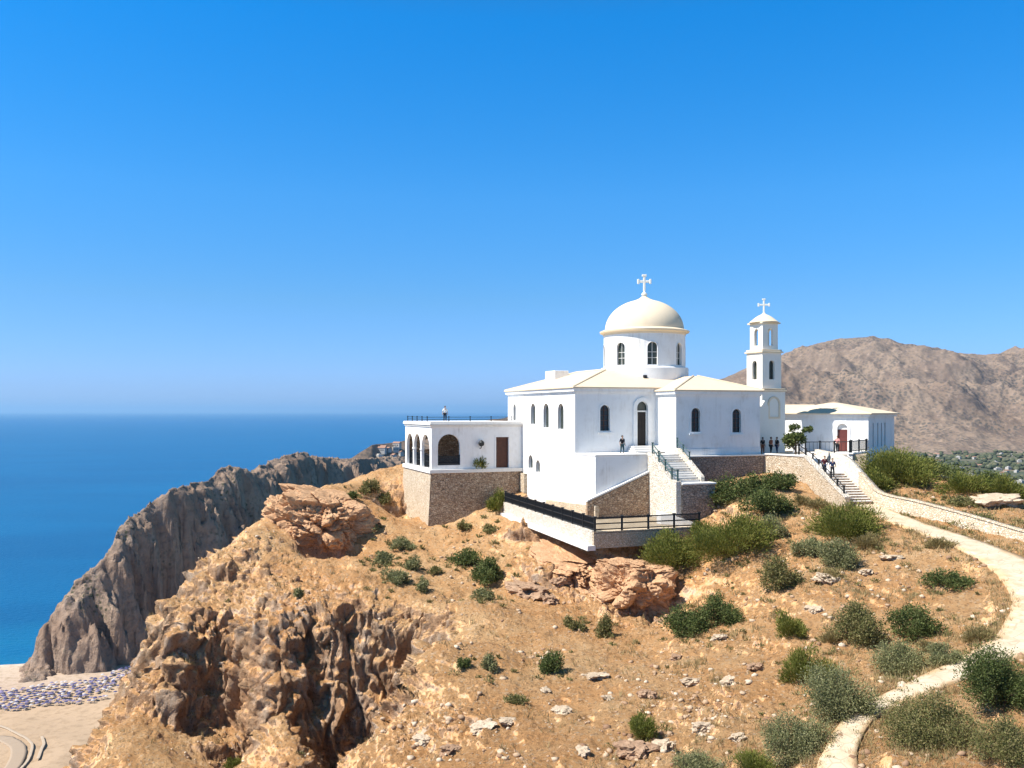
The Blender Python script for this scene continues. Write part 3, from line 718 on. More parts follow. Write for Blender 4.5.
# --- front wall left of the wing: arched window and the door
def hole_v(x0, x1, pt, pb, v): return arch(u_at(x0, v), u_at(x1, v), z_at(pb, u_at((x0+x1)/2, v), v), z_at(pt, u_at((x0+x1)/2, v), v), 12)
hw = hole_v(600, 609.6, 405, 430.8, 0); hd = hole_v(636.8, 647.6, 401.5, 446.3, 0)
mb = MB(); mb.vplane(0, T, rect(0, UR, -10.45, EAVE), [hw, hd]); mb.build('wall', M['white'], church)
window_v([hw], 0, church, .16, bars=5)
dr = MB(); dr.vplane(-.10, .22, grow(hd, .42, True), [hd]); dz0 = min(p[1] for p in hd); dz1 = max(p[1] for p in hd); da0 = min(p[0] for p in hd); da1 = max(p[0] for p in hd)
door = dr.build('door', M['white'], church)
d2 = MB(); zt = dz1-1.05
d2.box(da0, da0+.14, .1, .24, dz0, zt); d2.box(da1-.14, da1, .1, .24, dz0, zt); d2.box(da0, da1, .1, .24, zt, zt+.14); d2.build('frame', M['white_old'], door)
for s in (0, 1):
    m_ = (da0+da1)/2; a0, a1 = (da0+.15, m_-.008) if s == 0 else (m_+.008, da1-.15)
    d3 = MB(); d3.box(a0, a1, .2, .27, dz0+.01, zt-.004)
    for z0, z1 in ((.15,.95),(1.1,1.95),(2.1,2.75)):
        d3.box(a0+.08, a1-.08, .175, .197, dz0+z0, min(dz0+z1, zt-.1))
    d3.build('leaf', M['dark_wood'], door)
d4 = MB(); d4.vplane(.27, .04, [(da0-.03, zt+.14), (da1+.03, zt+.14)]+[(p[0], p[1]+.03) for p in hd[2:]]); d4.build('fanlight', M['shade_glass'], door)
# --- right wing: return wall, front, right wall
mb = MB(); mb.uplane(UR, T, rect(VR+T, 0, -10.2, EAVE2)); mb.build('wall', M['white'], church)
hr_ = [hole_v(691.2, 700.0, 408, 431.8, VR), hole_v(732.2, 740.8, 409, 432.4, VR)]
mb = MB(); mb.vplane(VR, T, rect(UR, U1, -6.5, EAVE2), hr_); mb.build('wall', M['white'], church)
window_v(hr_, VR, church, .2, bars=5)
mb = MB(); mb.uplane(U1-T, T, rect(VR+T, V1-T, -6.5, EAVE2)); mb.build('wall', M['white'], church)
mb = MB(); mb.vplane(V1-T, T, rect(T, U1, -6.5, EAVE2)); mb.build('wall', M['white'], church)
mb = MB(); mb.box(UR-.06, U1+.06, VR-.07, VR-.003, -4.36, -3.72); mb.build('plinth', M['white'], church, bevel=.02)
# --- cornices and roofs
O = .34
mb = MB(); mb.box(-O+.1, UR, -O+.1, V1+O-.1, EAVE-.32, EAVE-.004); mb.box(-.10, UR, -.10, V1+.1, EAVE-.5, EAVE-.323)
mb.build('cornice', M['white'], church)
mb = MB(); mb.box(UR-O+.1, U1+O-.1, VR-O+.1, V1+O-.12, EAVE2-.3, EAVE2-.004); mb.box(UR-.1, U1+.1, VR-.1, V1+.08, EAVE2-.46, EAVE2-.303)
mb.build('cornice', M['white'], church)
def hip(u0, u1, v0, v1, z, zr, inset_u, inset_v, o=.38):
    mb = MB(); a = [(u0-o,v0-o,z),(u1+o,v0-o,z),(u1+o,v1+o,z),(u0-o,v1+o,z)]; b = [(p[0],p[1],z+.13) for p in a]
    t = [(u0+inset_u[0],v0+inset_v[0],zr),(u1-inset_u[1],v0+inset_v[0],zr),(u1-inset_u[1],v1-inset_v[1],zr),(u0+inset_u[0],v1-inset_v[1],zr)]
    mb.add(a+b+t, [(3,2,1,0),(0,1,5,4),(1,2,6,5),(2,3,7,6),(3,0,4,7),(4,5,9,8),(5,6,10,9),(6,7,11,10),(7,4,8,11),(8,9,10,11)])
    return mb
hip(0, U1-.1, 0, V1, EAVE, 4.35, (6.0, 7.4), (5.4, 6.2)).build('roof', M['roof'], church, bevel=.03)
hip(UR, U1, VR, 9.0, EAVE2+.002, 3.62, (4.7, 4.6), (4.4, 3.5)).build('roof', M['roof'], church, bevel=.03)
mb = MB()                                        # ridge cap tiles along the hips and ridges
for a, b in (((-.3,-.3,EAVE+.15),(6,5.4,4.38)), ((6,5.4,4.38),(6,12.6,4.38)), ((-.3,V1+.3,EAVE+.15),(6,12.6,4.38)), ((U1+.3,VR-.3,EAVE2+.15),(14.15,.52,3.65)), ((UR-.3,VR-.3,EAVE2+.15),(13.7,.52,3.65))):
    mb.tube([a, b], .10, 6)
mb.build('ridge_cap', M['roof'], church)
mb = MB(); mb.box(3.3, 5.0, 12.6, 15.4, 3.0, 4.55); mb.build('chimney_block', M['white'], church, bevel=.04)
# --- drum, dome, cross
DU, DV = 11.55, 7.0; DX, DY = loc2w(DU, DV); DR = 4.42
DA = math.atan2(-DY, -DX)-ANG               # local angle that faces the camera
mb = MB(); mb.lathe([(DR+.34,1.9),(DR+.34,4.55),(DR+.26,4.68),(DR+.02,4.72)], (DU, DV), 64); mb.build('drum_base', M['white'], church, True, autosm=30)
# drum wall with real openings: a ring of panels, eight of them with an arched window
ndiv = 64; zb0, zb1 = 4.7, 8.35
wang = [DA+R(a) for a in (-79,-34,11,56,101,146,191,236)]
mb = MB(); wz0, wz1 = z_at(364.5, DU, DV-DR), z_at(341.5, DU, DV-DR); hwid = .56
def dpt(s_, z, r_): return (DU+r_*math.cos(s_), DV+r_*math.sin(s_), z)
hw_a = hwid/DR
for i in range(8):
    a0 = wang[i]-R(22.5); a1 = wang[i]+R(22.5)
    h = arch(wang[i]-hw_a, wang[i]+hw_a, 0, 1, 8)
    h = [(p[0], wz0) if j < 2 else (p[0], wz1-hwid+hwid*math.sin(math.pi*(j-2)/8)) for j, p in enumerate(h)]
    # columns left and right of the opening, sill and head strips follow the circle
    def strip(b0, b1, z0, z1, n=4):
        for q in range(n):
            c0 = b0+(b1-b0)*q/n; c1 = b0+(b1-b0)*(q+1)/n
            mb.hexa([dpt(c0,z0,DR),dpt(c1,z0,DR),dpt(c1,z0,DR-.4),dpt(c0,z0,DR-.4)], [dpt(c0,z1,DR),dpt(c1,z1,DR),dpt(c1,z1,DR-.4),dpt(c0,z1,DR-.4)])
    strip(a0, wang[i]-hw_a, zb0, zb1, 6); strip(wang[i]+hw_a, a1, zb0, zb1, 6); strip(wang[i]-hw_a, wang[i]+hw_a, zb0, wz0, 3)
    for q in range(8):                           # the round head
        c0, y0 = h[2+q]; c1, y1 = h[3+q]
        mb.hexa([dpt(c1,y1,DR),dpt(c0,y0,DR),dpt(c0,y0,DR-.4),dpt(c1,y1,DR-.4)], [dpt(c1,zb1,DR),dpt(c0,zb1,DR),dpt(c0,zb1,DR-.4),dpt(c1,zb1,DR-.4)])
drum = mb.build('drum', M['white'], church)
for i in range(8):
    if i > 3 and i < 7: pass
    fr = MB(); n_ = 8; ww = hw_a*1.0; out = []
    prof = [(wang[i]-hw_a, wz0)]+[(wang[i]+hw_a*math.cos(math.pi*(1-j/n_)), wz1-hwid+hwid*math.sin(math.pi*j/n_)) for j in range(n_+1)]+[(wang[i]+hw_a, wz0)]
    fr.tube([dpt(a, z, DR+.0) for a, z in prof], .055, 5)
    fo = fr.build('window', M['white'], drum)
    p = MB(); r_ = DR-.26; pts = [(wang[i]-hw_a*1.05, wz0-.04)]+[(wang[i]+hw_a*1.05*math.cos(math.pi*(1-j/n_)), wz1-hwid+hwid*1.06*math.sin(math.pi*j/n_)) for j in range(n_+1)]+[(wang[i]+hw_a*1.05, wz0-.04)]
    ctr = dpt(wang[i], (wz0+wz1)/2, r_); n0 = len(pts)
    p.add([dpt(a, z, r_) for a, z in pts]+[dpt(a, z, r_-.04) for a, z in pts]+[ctr], [(j, (j+1) % n0, 2*n0) for j in range(n0)]+[tuple(n0+j for j in range(n0))])
    p.build('pane', M['shade_glass'], fo)
    b = MB(); b.tube([dpt(wang[i], wz0, r_+.04), dpt(wang[i], wz1-.05, r_+.04)], .035, 5)
    for zz_ in (.3, .55): b.tube([dpt(wang[i]-hw_a, wz0+(wz1-wz0)*zz_, r_+.04), dpt(wang[i]+hw_a, wz0+(wz1-wz0)*zz_, r_+.04)], .03, 5)
    b.build('glazing_bar', M['white_old'], fo)
mb = MB(); mb.lathe([(DR-.3,8.2),(DR+.06,8.2),(DR+.10,8.38),(DR+.42,8.50),(DR+.46,8.66),(DR+.30,8.72),(DR-.08,8.86),(DR-.3,8.9)], (DU, DV), 72); mb.build('dome_cornice', M['cream'], church, True, autosm=35)
dp = []
RD = DR-.14
for j in range(19):
    t = R(90)*j/18; r_ = RD*math.cos(t); z = 8.84+3.35*math.sin(t)
    if j == 0: dp.append((r_, 8.6))
    dp.append((r_, z))
dp = [p for p in dp if p[0] > .9]; zt = dp[-1][1]
dp += [(.62, zt+.20),(.34, zt+.40),(.16, zt+.58),(.06, zt+.66)]
mb = MB(); mb.lathe(dp, (DU, DV), 72); dome = mb.build('dome', M['cream'], church, True)
M['cross'] = plain('white_marble', (.85,.82,.74), .5, 0, .4, .1)
def cross(parent, u, v, z0, h, w_, th, rz, lobes=True, name='cross'):
    mb = MB(); c, s_ = math.cos(rz), math.sin(rz)
    def q(x, y, z): return (u+x*c-y*s_, v+x*s_+y*c, z)
    def bx(x0, x1, z0_, z1_, d): mb.hexa([q(x0,-d,z0_),q(x1,-d,z0_),q(x1,d,z0_),q(x0,d,z0_)], [q(x0,-d,z1_),q(x1,-d,z1_),q(x1,d,z1_),q(x0,d,z1_)])
    bx(-th, th, z0, z0+h, th*.7); zc = z0+h*.62
    bx(-w_, -th-.001, zc-th, zc+th, th*.7); bx(th+.001, w_, zc-th, zc+th, th*.7)
    if lobes:
        for x_, z_ in ((-w_, zc), (w_, zc), (0, z0+h)):
            if x_:
                bx(x_-th*.9, x_+th*.9, z_-th*2.0, z_+th*2.0, th*.9)
            else: bx(-th*2.0, th*2.0, z_-th*.9, z_+th*.9, th*.9)
    return mb.build(name, M['cross'], parent, bevel=th*.3)
mb = MB(); mb.lathe([(.10,zt+.5),(.30,zt+.62),(.34,zt+.72),(.22,zt+.86),(.10,zt+.95),(.08,zt+1.15)], (DU, DV), 16); fin_ = mb.build('finial', M['cross'], dome, True)
cross(dome, DU, DV, zt+1.05, 1.72, .66, .13, DA+R(90)+.15)
mb = MB(); mb.tube([(DU+4.9*math.cos(DA+.02), DV+4.9*math.sin(DA+.02), 2.2), (DU+4.9*math.cos(DA+.02), DV+4.9*math.sin(DA+.02), 3.5)], .05); mb.box(DU+4.9*math.cos(DA+.02)-.16, DU+4.9*math.cos(DA+.02)+.16, DV+4.9*math.sin(DA)-.14, DV+4.9*math.sin(DA)+.14, 3.35, 3.75); mb.build('roof_lamp', M['iron'], church)

# ================================================================== TERRACE, STEPS, LOOKOUT
terr = frame_thing('church_terrace', -10.2, 'whitewashed terrace block in front of the church door, sunlit on its left side', 'terrace')
VT = -4.56
mb = MB(); mb.box(0, UR-.003, VT, -.003, -10.2, FL-.12); mb.build('wall', M['white'], terr)
mb = MB(); mb.box(-.05, 6.0, VT-.06, -.003, FL-.118, FL); mb.build('paved_top', M['white_old'], terr)
for j in range(3):
    mb = MB(); mb.box(5.6+j*.15, UR-.01, -1.9+.42*j, -.11, FL+.002+.205*j, FL+.205*(j+1)); mb.build('step', M['white_old'], terr, bevel=.02)
# sloping stone buttress wall below the terrace
def vpoly(pts, v): return [(u_at(px, v), z_at(py, u_at(px, v), v)) for px, py in pts]
bt = frame_thing('buttress_wall', -10.6, 'brown rubble wall with sloping top under the white terrace', 'stone wall')
mb = MB(); mb.vplane(VT-.38, .36, vpoly([(587.5,519),(652,519.5),(651.5,472.5),(587.5,502.5)], VT-.38)); mb.build('masonry', M['rubble'], bt)
mb = MB(); P_ = vpoly([(587.2,502.0),(651.8,471.8),(651.8,470.0),(587.2,500.4)], VT-.45); mb.vplane(VT-.45, .445, P_); mb.build('coping', M['white_old'], bt)
sw = frame_thing('retaining_wall', -10.6, 'low pale stone wall along the foot of the white church wall', 'stone wall')
mb = MB(); mb.uplane(-.36, .35, [(VT-.7,-10.5),(6.5,-10.5),(6.5,-9.25),(1.0,-9.1),(VT-.7,-8.75)]); mb.build('masonry', M['pale_rubble'], sw)
# stairs from the terrace
st = frame_thing('stone_stairs', -10.2, 'white stone stairs with iron handrails climbing to the church terrace', 'stairs')
SU0, SU1, SV0, SV1 = 6.02, 8.68, VT, -8.6; ZB = -6.45; NS = 12
mb = MB()
for j in range(NS):
    z1 = FL-(FL-ZB)*j/NS-.03; v0 = SV0+(SV1-SV0)*j/NS; v1 = SV0+(SV1-SV0)*(j+1)/NS
    mb.box(SU0, SU1, v1, v0-.002, -10.1, z1-.07)
mb.build('flight', M['white_old'], st)
for j in range(NS):
    z1 = FL-(FL-ZB)*j/NS-.03; v0 = SV0+(SV1-SV0)*j/NS; v1 = SV0+(SV1-SV0)*(j+1)/NS
    mb = MB(); mb.box(SU0+.004, SU1-.004, v1-.06, v0-.004, z1-.068, z1); mb.build('tread', M['washed_rubble'] if j % 4 == 3 else M['white_old'], st, bevel=.015)
mb = MB(); mb.uplane(5.45, .56, [(SV1-1.2,-10.1),(VT-.003,-10.1),(VT-.003,FL+.15),(SV0-.6,FL+.05),(SV1,ZB+.22),(SV1-1.2,ZB+.1)]); mb.build('side_wall', M['washed_rubble'], st, bevel=.04)
mb = MB(); mb.uplane(SU1+.004, .4, [(SV1-.2,-10.1),(VR-.09,-10.1),(VR-.09,FL+.55),(SV0-.4,FL+.45),(SV1,ZB+.55),(SV1-.2,ZB+.4)]); mb.build('side_wall', M['washed_rubble'], st, bevel=.04)
mb = MB(); mb.box(6.03, 9.5, SV1-1.25, SV1-.003, -10.1, ZB-.22); mb.build('landing', M['grey_rubble'], st)
mb = MB(); mb.box(6.02, 9.6, SV1-1.35, SV1-.004, ZB-.218, ZB-.06); mb.build('landing_top', M['white_old'], st, bevel=.03)
def railing(name, label, pts, h, mat, parent=None, balus=.16, post=2.0, rails=(1.0,.12), group=None, rr_=.03, mid=True, thick=1.0):
    """pts: world points along the foot"""
    o = empty(name, pts[0], 0, label, 'railing', group); P_ = [Vector(p)-Vector(pts[0]) for p in pts]
    for f_ in rails:
        mb = MB(); mb.tube([p+Vector((0,0,h*f_)) for p in P_], rr_*thick, 6); lo = mb.build('rail', mat, None, base=(0,0,0)); lo.parent = o
    seg = []
    for a, b in zip(P_[:-1], P_[1:]):
        L = (b-a).length; n = max(1, round(L/post)); seg += [a+(b-a)*i/n for i in range(n)]
    seg.append(P_[-1])
    for p in seg:
        mb = MB(); mb.box(p.x-.045*thick, p.x+.045*thick, p.y-.045*thick, p.y+.045*thick, p.z-.05, p.z+h*1.04); mb.box(p.x-.07*thick, p.x+.07*thick, p.y-.07*thick, p.y+.07*thick, p.z+h*1.045, p.z+h*1.045+.08); q = mb.build('post', mat, None, base=(0,0,0)); q.parent = o
    if balus:
        mb = MB()
        for a, b in zip(P_[:-1], P_[1:]):
            L = (b-a).length; n = max(1, round(L/balus))
            for i in range(1, n): c_ = a+(b-a)*i/n; mb.tube([c_+Vector((0,0,h*rails[-1])), c_+Vector((0,0,h))], .014*thick, 4, False)
        q = mb.build('baluster_panel', mat, None, base=(0,0,0)); q.parent = o
    return o
def lw(u, v, z): x, y = loc2w(u, v); return (x, y, z)
railing('iron_railing', 'green iron handrail on the left wall of the terrace stairs', [lw(5.75, VT-.5, FL+.05), lw(5.75, SV1, ZB+.2), lw(5.75, SV1-1.0, ZB+.12)], .95, M['green_iron'], balus=0, post=1.5, rails=(1.0,.5), thick=1.5)
railing('iron_railing', 'short grey handrail on the right wall of the terrace stairs', [lw(8.9, VR-.4, FL+.5), lw(8.9, VR-2.6, FL-.75)], .9, M['green_iron'], balus=0, post=1.2, rails=(1.0,.5), thick=1.2)
# lookout platform on the crag
LZ = -10.0; LU0, LU1, LV0 = -4.45, 5.75, -13.45
look = frame_thing('lookout_terrace', -11.3, 'stone lookout terrace with pale slab edge jutting over the crag', 'terrace')
Lpoly = [(LU0,LV0),(LU1,LV0),(LU1,VT-.75),(-.4,VT-.75),(-.4,11.4),(-3.1,11.6)]
mb = MB(); mb.slab([(p[0]+(.12 if i < 1 else 0), p[1]+(.12 if i < 2 else 0)) for i, p in enumerate(Lpoly)], -11.22, LZ-.1); mb.build('base', M['washed_rubble'], look)
mb = MB(); mb.slab(Lpoly, LZ-.098, LZ); mb.build('paved_top', M['paving'], look)
mb = MB()
mb.extr([(LU0-.62,LV0-.05),(LU0+.1,LV0-.05),(-3.0,11.7),(-3.55,11.7)], lambda a, b, k_: (a, b, (-11.45 if k_ else -11.05))); mb.build('slab_edge', M['white_old'], look)
def quad_wall(a, b, z0, z1, t, zb=None): 
    a = Vector((*a, 0)); b = Vector((*b, 0)); n = (b-a).normalized(); n = Vector((-n.y, n.x, 0))*t
    za0, zb0 = (z0, z0) if not isinstance(z0, tuple) else z0; za1, zb1 = (z1, z1) if not isinstance(z1, tuple) else z1
    return MB().hexa([(a.x,a.y,za0),(b.x,b.y,zb0),(b.x+n.x,b.y+n.y,zb0),(a.x+n.x,a.y+n.y,za0)], [(a.x,a.y,za1),(b.x,b.y,zb1),(b.x+n.x,b.y+n.y,zb1),(a.x+n.x,a.y+n.y,za1)])
quad_wall((-3.2,11.6), (LU0-.02,LV0+.32), -11.04, LZ+.12, .3).build('parapet', M['washed_rubble'], look)
quad_wall((LU0-.02,LV0), (LU1,LV0), -11.3, LZ+.06, .3).build('parapet', M['pale_rubble'], look)
def lp(u, v, z): return lw(u, v, z)
railing('iron_railing', 'long dark iron railing around the lookout terrace on the crag', [lp(-3.05,11.4,LZ+.1), lp(LU0+.14,LV0+.15,LZ+.1), lp(LU1-.1,LV0+.15,LZ+.06)], 1.1, M['iron'], balus=.10, post=2.6, rails=(1.0,.55,.12), thick=1.9)
rp = frame_thing('ramp', -10.05, 'white ramp behind the lookout railing at the foot of the stairs', 'ramp')
mb = MB(); mb.add([(3.4,-9.9,LZ+.02),(5.7,-10.0,LZ+.02),(5.7,-12.6,LZ+.02),(3.4,-10.6,LZ+.02),(3.4,-9.9,LZ+1.2),(5.7,-10.0,LZ+.35),(5.7,-12.6,LZ+.3),(3.4,-10.6,LZ+1.1)], [(3,2,1,0),(4,5,6,7),(0,1,5,4),(1,2,6,5),(2,3,7,6),(3,0,4,7)]); mb.build('deck', M['white'], rp)

# ================================================================== FORECOURT, BELL TOWER, ANNEX
FZ = -4.4
bw = frame_thing('retaining_wall', -7.4, 'brown stone wall under the right wing of the church', 'stone wall')
mb = MB(); mb.vplane(VR-.42, .34, rect(9.12, 19.3, -7.4, -4.5)); mb.build('masonry', M['grey_rubble'], bw)
mb = MB(); mb.box(9.1, 19.4, VR-.62, VR-.08, -4.498, -4.37); mb.build('coping', M['white_old'], bw, bevel=.03)
fc = empty('forecourt', (30, 93, -7), 0, 'paved forecourt between the bell tower and the white annex', 'forecourt')
A_, B_, C_ = (25.35,90.7), (28.0,86.3), (29.55,79.7)
mb = MB(); mb.slab([(x-30,y-93) for x, y in [(25.4,91.3),(28.2,86.9),(28.5,91.0),(31.0,92.0),(35.6,90.5),(38.0,96),(42,104),(26,112),(18.5,101),(24.6,96)]], -7, FZ)
mb.build('paving', M['paving'], fc)
tw = empty('retaining_wall', (A_[0], A_[1], -9.2), 0, 'pale sunlit rubble wall sloping down beside the right hand stairs', 'stone wall')
def wq(*a): 
    m_ = quad_wall(*a); m_.v = [(p[0]-A_[0], p[1]-A_[1], p[2]) for p in m_.v]; return m_
wq(A_, B_, -9.0, FZ+.02, .45).build('masonry', M['pale_rubble'], tw)
wq(B_, C_, -9.4, (FZ+.02, -7.75), .45).build('masonry', M['pale_rubble'], tw)
wq((A_[0]-.1,A_[1]-.02), (B_[0]-.08,B_[1]-.02), FZ+.023, FZ+.15, .62).build('coping', M['white_old'], tw)
wq((B_[0]-.08,B_[1]-.02), (C_[0]-.08,C_[1]-.02), (FZ+.023,-7.747), (FZ+.15,-7.6), .62).build('coping', M['washed_rubble'], tw)
# right hand stairs: a white ramp and then steps down to the path
rs = empty('stone_stairs', (30.1, 85, -9), 0, 'stone steps below the annex leading down to the pale path', 'stairs')
S0, S1 = Vector((29.35,91.4,0)), Vector((30.95,80.3,0)); sdv = (S1-S0).normalized(); snv = Vector((-sdv.y, sdv.x, 0))
if snv.x < 0: snv = -snv
def sp_(t, side): p = S0+(S1-S0)*t+snv*side; return (p.x-30.1, p.y-85)
def sq(t0, t1, z0, z1a, z1b, h=1.3):
    a, b, c_, d = sp_(t0,-h), sp_(t0,h), sp_(t1,h), sp_(t1,-h)
    return MB().hexa([(*d,z0),(*c_,z0),(*b,z0),(*a,z0)], [(*d,z1b),(*c_,z1b),(*b,z1a),(*a,z1a)])
sq(0, .52, -8.6, FZ+.03, -5.75).build('ramp', M['white'], rs)
for j in range(12):
    t0 = .52+.48*j/12; t1 = .52+.48*(j+1)/12; z = -5.77-(8.1-5.77)*(j+.6)/12
    sq(t0, t1+.004, -9, z-.06, z-.06).build('step', M['rubble'], rs)
    sq(t0+.001, t1+.007, z-.058, z, z, 1.28).build('tread', M['white_old'], rs)
railing('iron_railing', 'dark iron handrail down the left side of the lower stairs', [(28.25,88.6,FZ+.1), (28.75,86.0,-5.1), (29.62,80.3,-7.7)], .95, M['iron'], balus=0, post=1.3, rails=(1.0,.55), thick=1.5)
# wall on the outer side of the stairs and path
WL = catmull([(31.3,92.3,-4.55),(31.75,89,-4.75),(32.05,85.4,-5.2),(32.45,81.8,-7.0),(32.75,79.4,-7.85),(34.0,75,-8.15),(35.7,70.4,-8.7),(37.2,65,-9.3),(38.0,60,-9.6),(38.2,54,-10.0),(37.5,48,-10.4)], 10)
def wall_ribbon(cl, hw, h, name, mat, parent=None, down=1.6, off=(0,0,0)):
    cl = np.asarray(cl); t = np.gradient(cl[:,:2], axis=0); t /= np.linalg.norm(t, axis=1, keepdims=True); nr = np.stack([-t[:,1], t[:,0]], 1); n = len(cl)
    top = cl[:,2]+h+.05*perlin(np.arange(n)*.8, np.zeros(n), 0, 5)
    L = [np.concatenate([cl[:,:2]+nr*s_*hw, zz_[:,None]], 1) for s_, zz_ in ((-1, cl[:,2]-down), (-1, top), (1, top), (1, cl[:,2]-down))]
    V_ = np.stack(L, 1)-np.array(off); i = np.arange(n*4).reshape(n, 4)
    f_ = np.concatenate([np.stack([i[:-1,a], i[1:,a], i[1:,a+1], i[:-1,a+1]], -1) for a in range(3)]+[i[:1], i[-1:, ::-1]])
    return link(name, mesh_np(name, V_.reshape(-1,3), f_, mat), parent)
ow = empty('retaining_wall', tuple(WL[30]), 0, 'low pale stone wall along the outer edge of the curving path', 'stone wall')
wall_ribbon(WL[26:], .24, .55, 'masonry', M['pale_rubble'], ow, off=WL[30])
wall_ribbon(WL[26:], .30, .65, 'coping', M['pale_rubble'], ow, down=-.552, off=WL[30])
pp = empty('parapet_wall', tuple(WL[0]), 0, 'white sloping parapet along the right side of the lower stairs', 'wall')
wall_ribbon(WL[:27], .26, .62, 'masonry', M['washed_rubble'], pp, down=3.2, off=WL[0])
# --- bell tower
TX, TY = 26.95, 96.3; TA = ANG+R(4)
tow = empty('bell_tower', (TX, TY, -6), TA, 'slender cream bell tower with a cross, right of the church', 'bell tower')
mb = MB(); mb.box(-1.55,1.55,-1.55,1.55,-6,2.05); mb.build('base', M['tower'], tow, bevel=.03)
mb = MB(); mb.box(-1.66,1.66,-1.66,1.66,2.053,2.22); mb.box(-1.6,1.6,-1.6,1.6,2.283,2.4); mb.build('cornice', M['cream'], tow, bevel=.03)
h = arch(-.62, .62, -.6, 1.35, 12); mb = MB(); mb.vplane(-1.64, .087, grow(h, .2), [h]); nf_ = mb.build('blind_arch', M['cream'], tow)
mb = MB(); mb.vplane(-1.575, .02, h); mb.build('pane', M['tower'], nf_)
def storey(hw_, z0, z1, oz0, oz1, ow_, name):
    mb = MB(); h = arch(-ow_, ow_, oz0, oz1, 10); t = .28
    mb.vplane(-hw_, t, rect(-hw_, hw_, z0, z1), [h]); mb.vplane(hw_-t, t, rect(-hw_, hw_, z0, z1), [h])
    mb.uplane(-hw_, t, rect(-hw_+t, hw_-t, z0, z1), [h]); mb.uplane(hw_-t, t, rect(-hw_+t, hw_-t, z0, z1), [h])
    o = mb.build(name, M['tower'], tow)
    mb = MB(); mb.box(-hw_+t+.002, hw_-t-.002, -hw_+t+.002, hw_-t-.002, z0, z0+.12); mb.build('floor', M['tower'], o)
    return o
s1 = storey(1.26, 2.403, 6.15, 3.35, 5.35, .36, 'lower_belfry')
mb = MB(); mb.box(-.93,.93,-.93,.93,2.6,5.9); mb.build('blind_panel', M['shade_glass'], s1)
mb = MB(); mb.box(-1.44,1.44,-1.44,1.44,6.153,6.32); mb.box(-1.32,1.32,-1.32,1.32,6.323,6.52); mb.build('cornice', M['cream'], tow, bevel=.03)
s2 = storey(1.02, 6.523, 9.25, 6.95, 8.75, .34, 'upper_belfry')
mb = MB(); mb.lathe([(.30,7.35),(.28,7.5),(.22,7.75),(.16,8.0),(.05,8.05)], n=16); mb.tube([(0,0,8.04),(0,0,9.1)], .04); mb.build('bell', plain('bronze_bell', (.16,.10,.05), .45, .9), s2, True, autosm=40)
mb = MB(); mb.box(-1.22,1.22,-1.22,1.22,9.253,9.42); mb.build('cornice', M['cream'], tow, bevel=.02)
mb = MB(); mb.lathe([(1.52,9.423),(1.52,9.50),(1.30,9.66),(1.06,9.86),(.80,10.06),(.52,10.22),(.26,10.33),(.10,10.5)], n=32); mb.build('roof', M['cream'], tow, True, autosm=40)
cross(tow, 0, 0, 10.4, 1.55, .56, .09, -TA-R(4))
# arched doorway and sloping buttress at the tower's foot
mb = MB(); h = arch(-.75, .85, FZ+.02, -1.0, 10); mb.uplane(-1.66, .10, [(p[0], p[1]) for p in grow(h, .28, True)], [h]); do = mb.build('door', M['tower'], tow)
mb = MB(); mb.uplane(-1.585, .03, h); mb.build('leaf', M['dark_wood'], do)
mb = MB(); mb.vplane(-2.15, .55, [(-2.7,FZ),(-1.2,FZ),(-1.2,.5),(-1.7,1.1),(-2.7,-.2)]); mb.build('buttress', M['tower'], tow, bevel=.03)
# --- annex
NX, NY = 37.7, 95.2; NA = math.atan2(-.6, .8)
an = empty('annex', (NX, NY, -7.4), NA, 'low white annex with cream hipped roof right of the bell tower', 'building')
AL = 10.4; AD = 10.5; AE = -.35        # runs along -x from the near corner; depth +y
hd2 = None
dx_ = -AL*.44
# pixel -> annex front wall coordinate
def ann_x(px):
    k_ = (px-PX0)/F; c_, s_ = math.cos(NA), math.sin(NA); return (k_*NY-NX)/(c_-k_*s_)
def ann_z(py, x): return -(py-HY)/F*(NY+x*math.sin(NA))
xd = ann_x(842.5)
hd2 = arch(xd-.55, xd+.55, FZ+.05, -1.35, 10)
mb = MB(); mb.vplane(0, .4, rect(-AL, 0, -7.4, AE), [hd2]); mb.build('wall', M['white'], an)
mb = MB()
hs_ = [rect(q, q+.42, -3.9, -1.3) for q in (1.6, 3.4, 4.9, 6.3)]
mb.uplane(-.4, .4, rect(.4, AD, -7.4, AE), hs_); mb.build('wall', M['white'], an)
mb = MB(); mb.uplane(-.14, .03, rect(1.2, 7.2, -4.2, -1.0)); mb.build('slit_panel', M['shade_glass'], an)
mb = MB(); mb.vplane(AD-.4, .4, rect(-AL, -.4, -7.4, AE)); mb.build('wall', M['white'], an)
mb = MB(); mb.uplane(-AL, .4, rect(.4, AD-.4, -7.4, AE)); mb.build('wall', M['white'], an)
mb = MB(); mb.box(-AL-.2, .22, -.22, AD+.2, AE-.25, AE-.003); mb.build('cornice', M['white'], an)
hip(-AL, 0, 0, AD, AE, .95, (4.9, 4.9), (4.6, 4.6), .45).build('roof', M['roof'], an, bevel=.03)
mb = MB(); mb.vplane(-.09, .2, grow(hd2, .3, True), [hd2]); ad = mb.build('door', M['white'], an)
mb = MB(); mb.vplane(.18, .05, [(min(p[0] for p in hd2)-.02,FZ+.05),(max(p[0] for p in hd2)+.02,FZ+.05),(max(p[0] for p in hd2)+.02,-2.0),(min(p[0] for p in hd2)-.02,-2.0)]); mb.build('leaf', M['red_wood'], ad)
mb = MB(); mb.vplane(.2, .05, rect(xd-.56, xd+.56, -1.995, -1.3)); mb.build('fanlight', M['white_old'], ad)
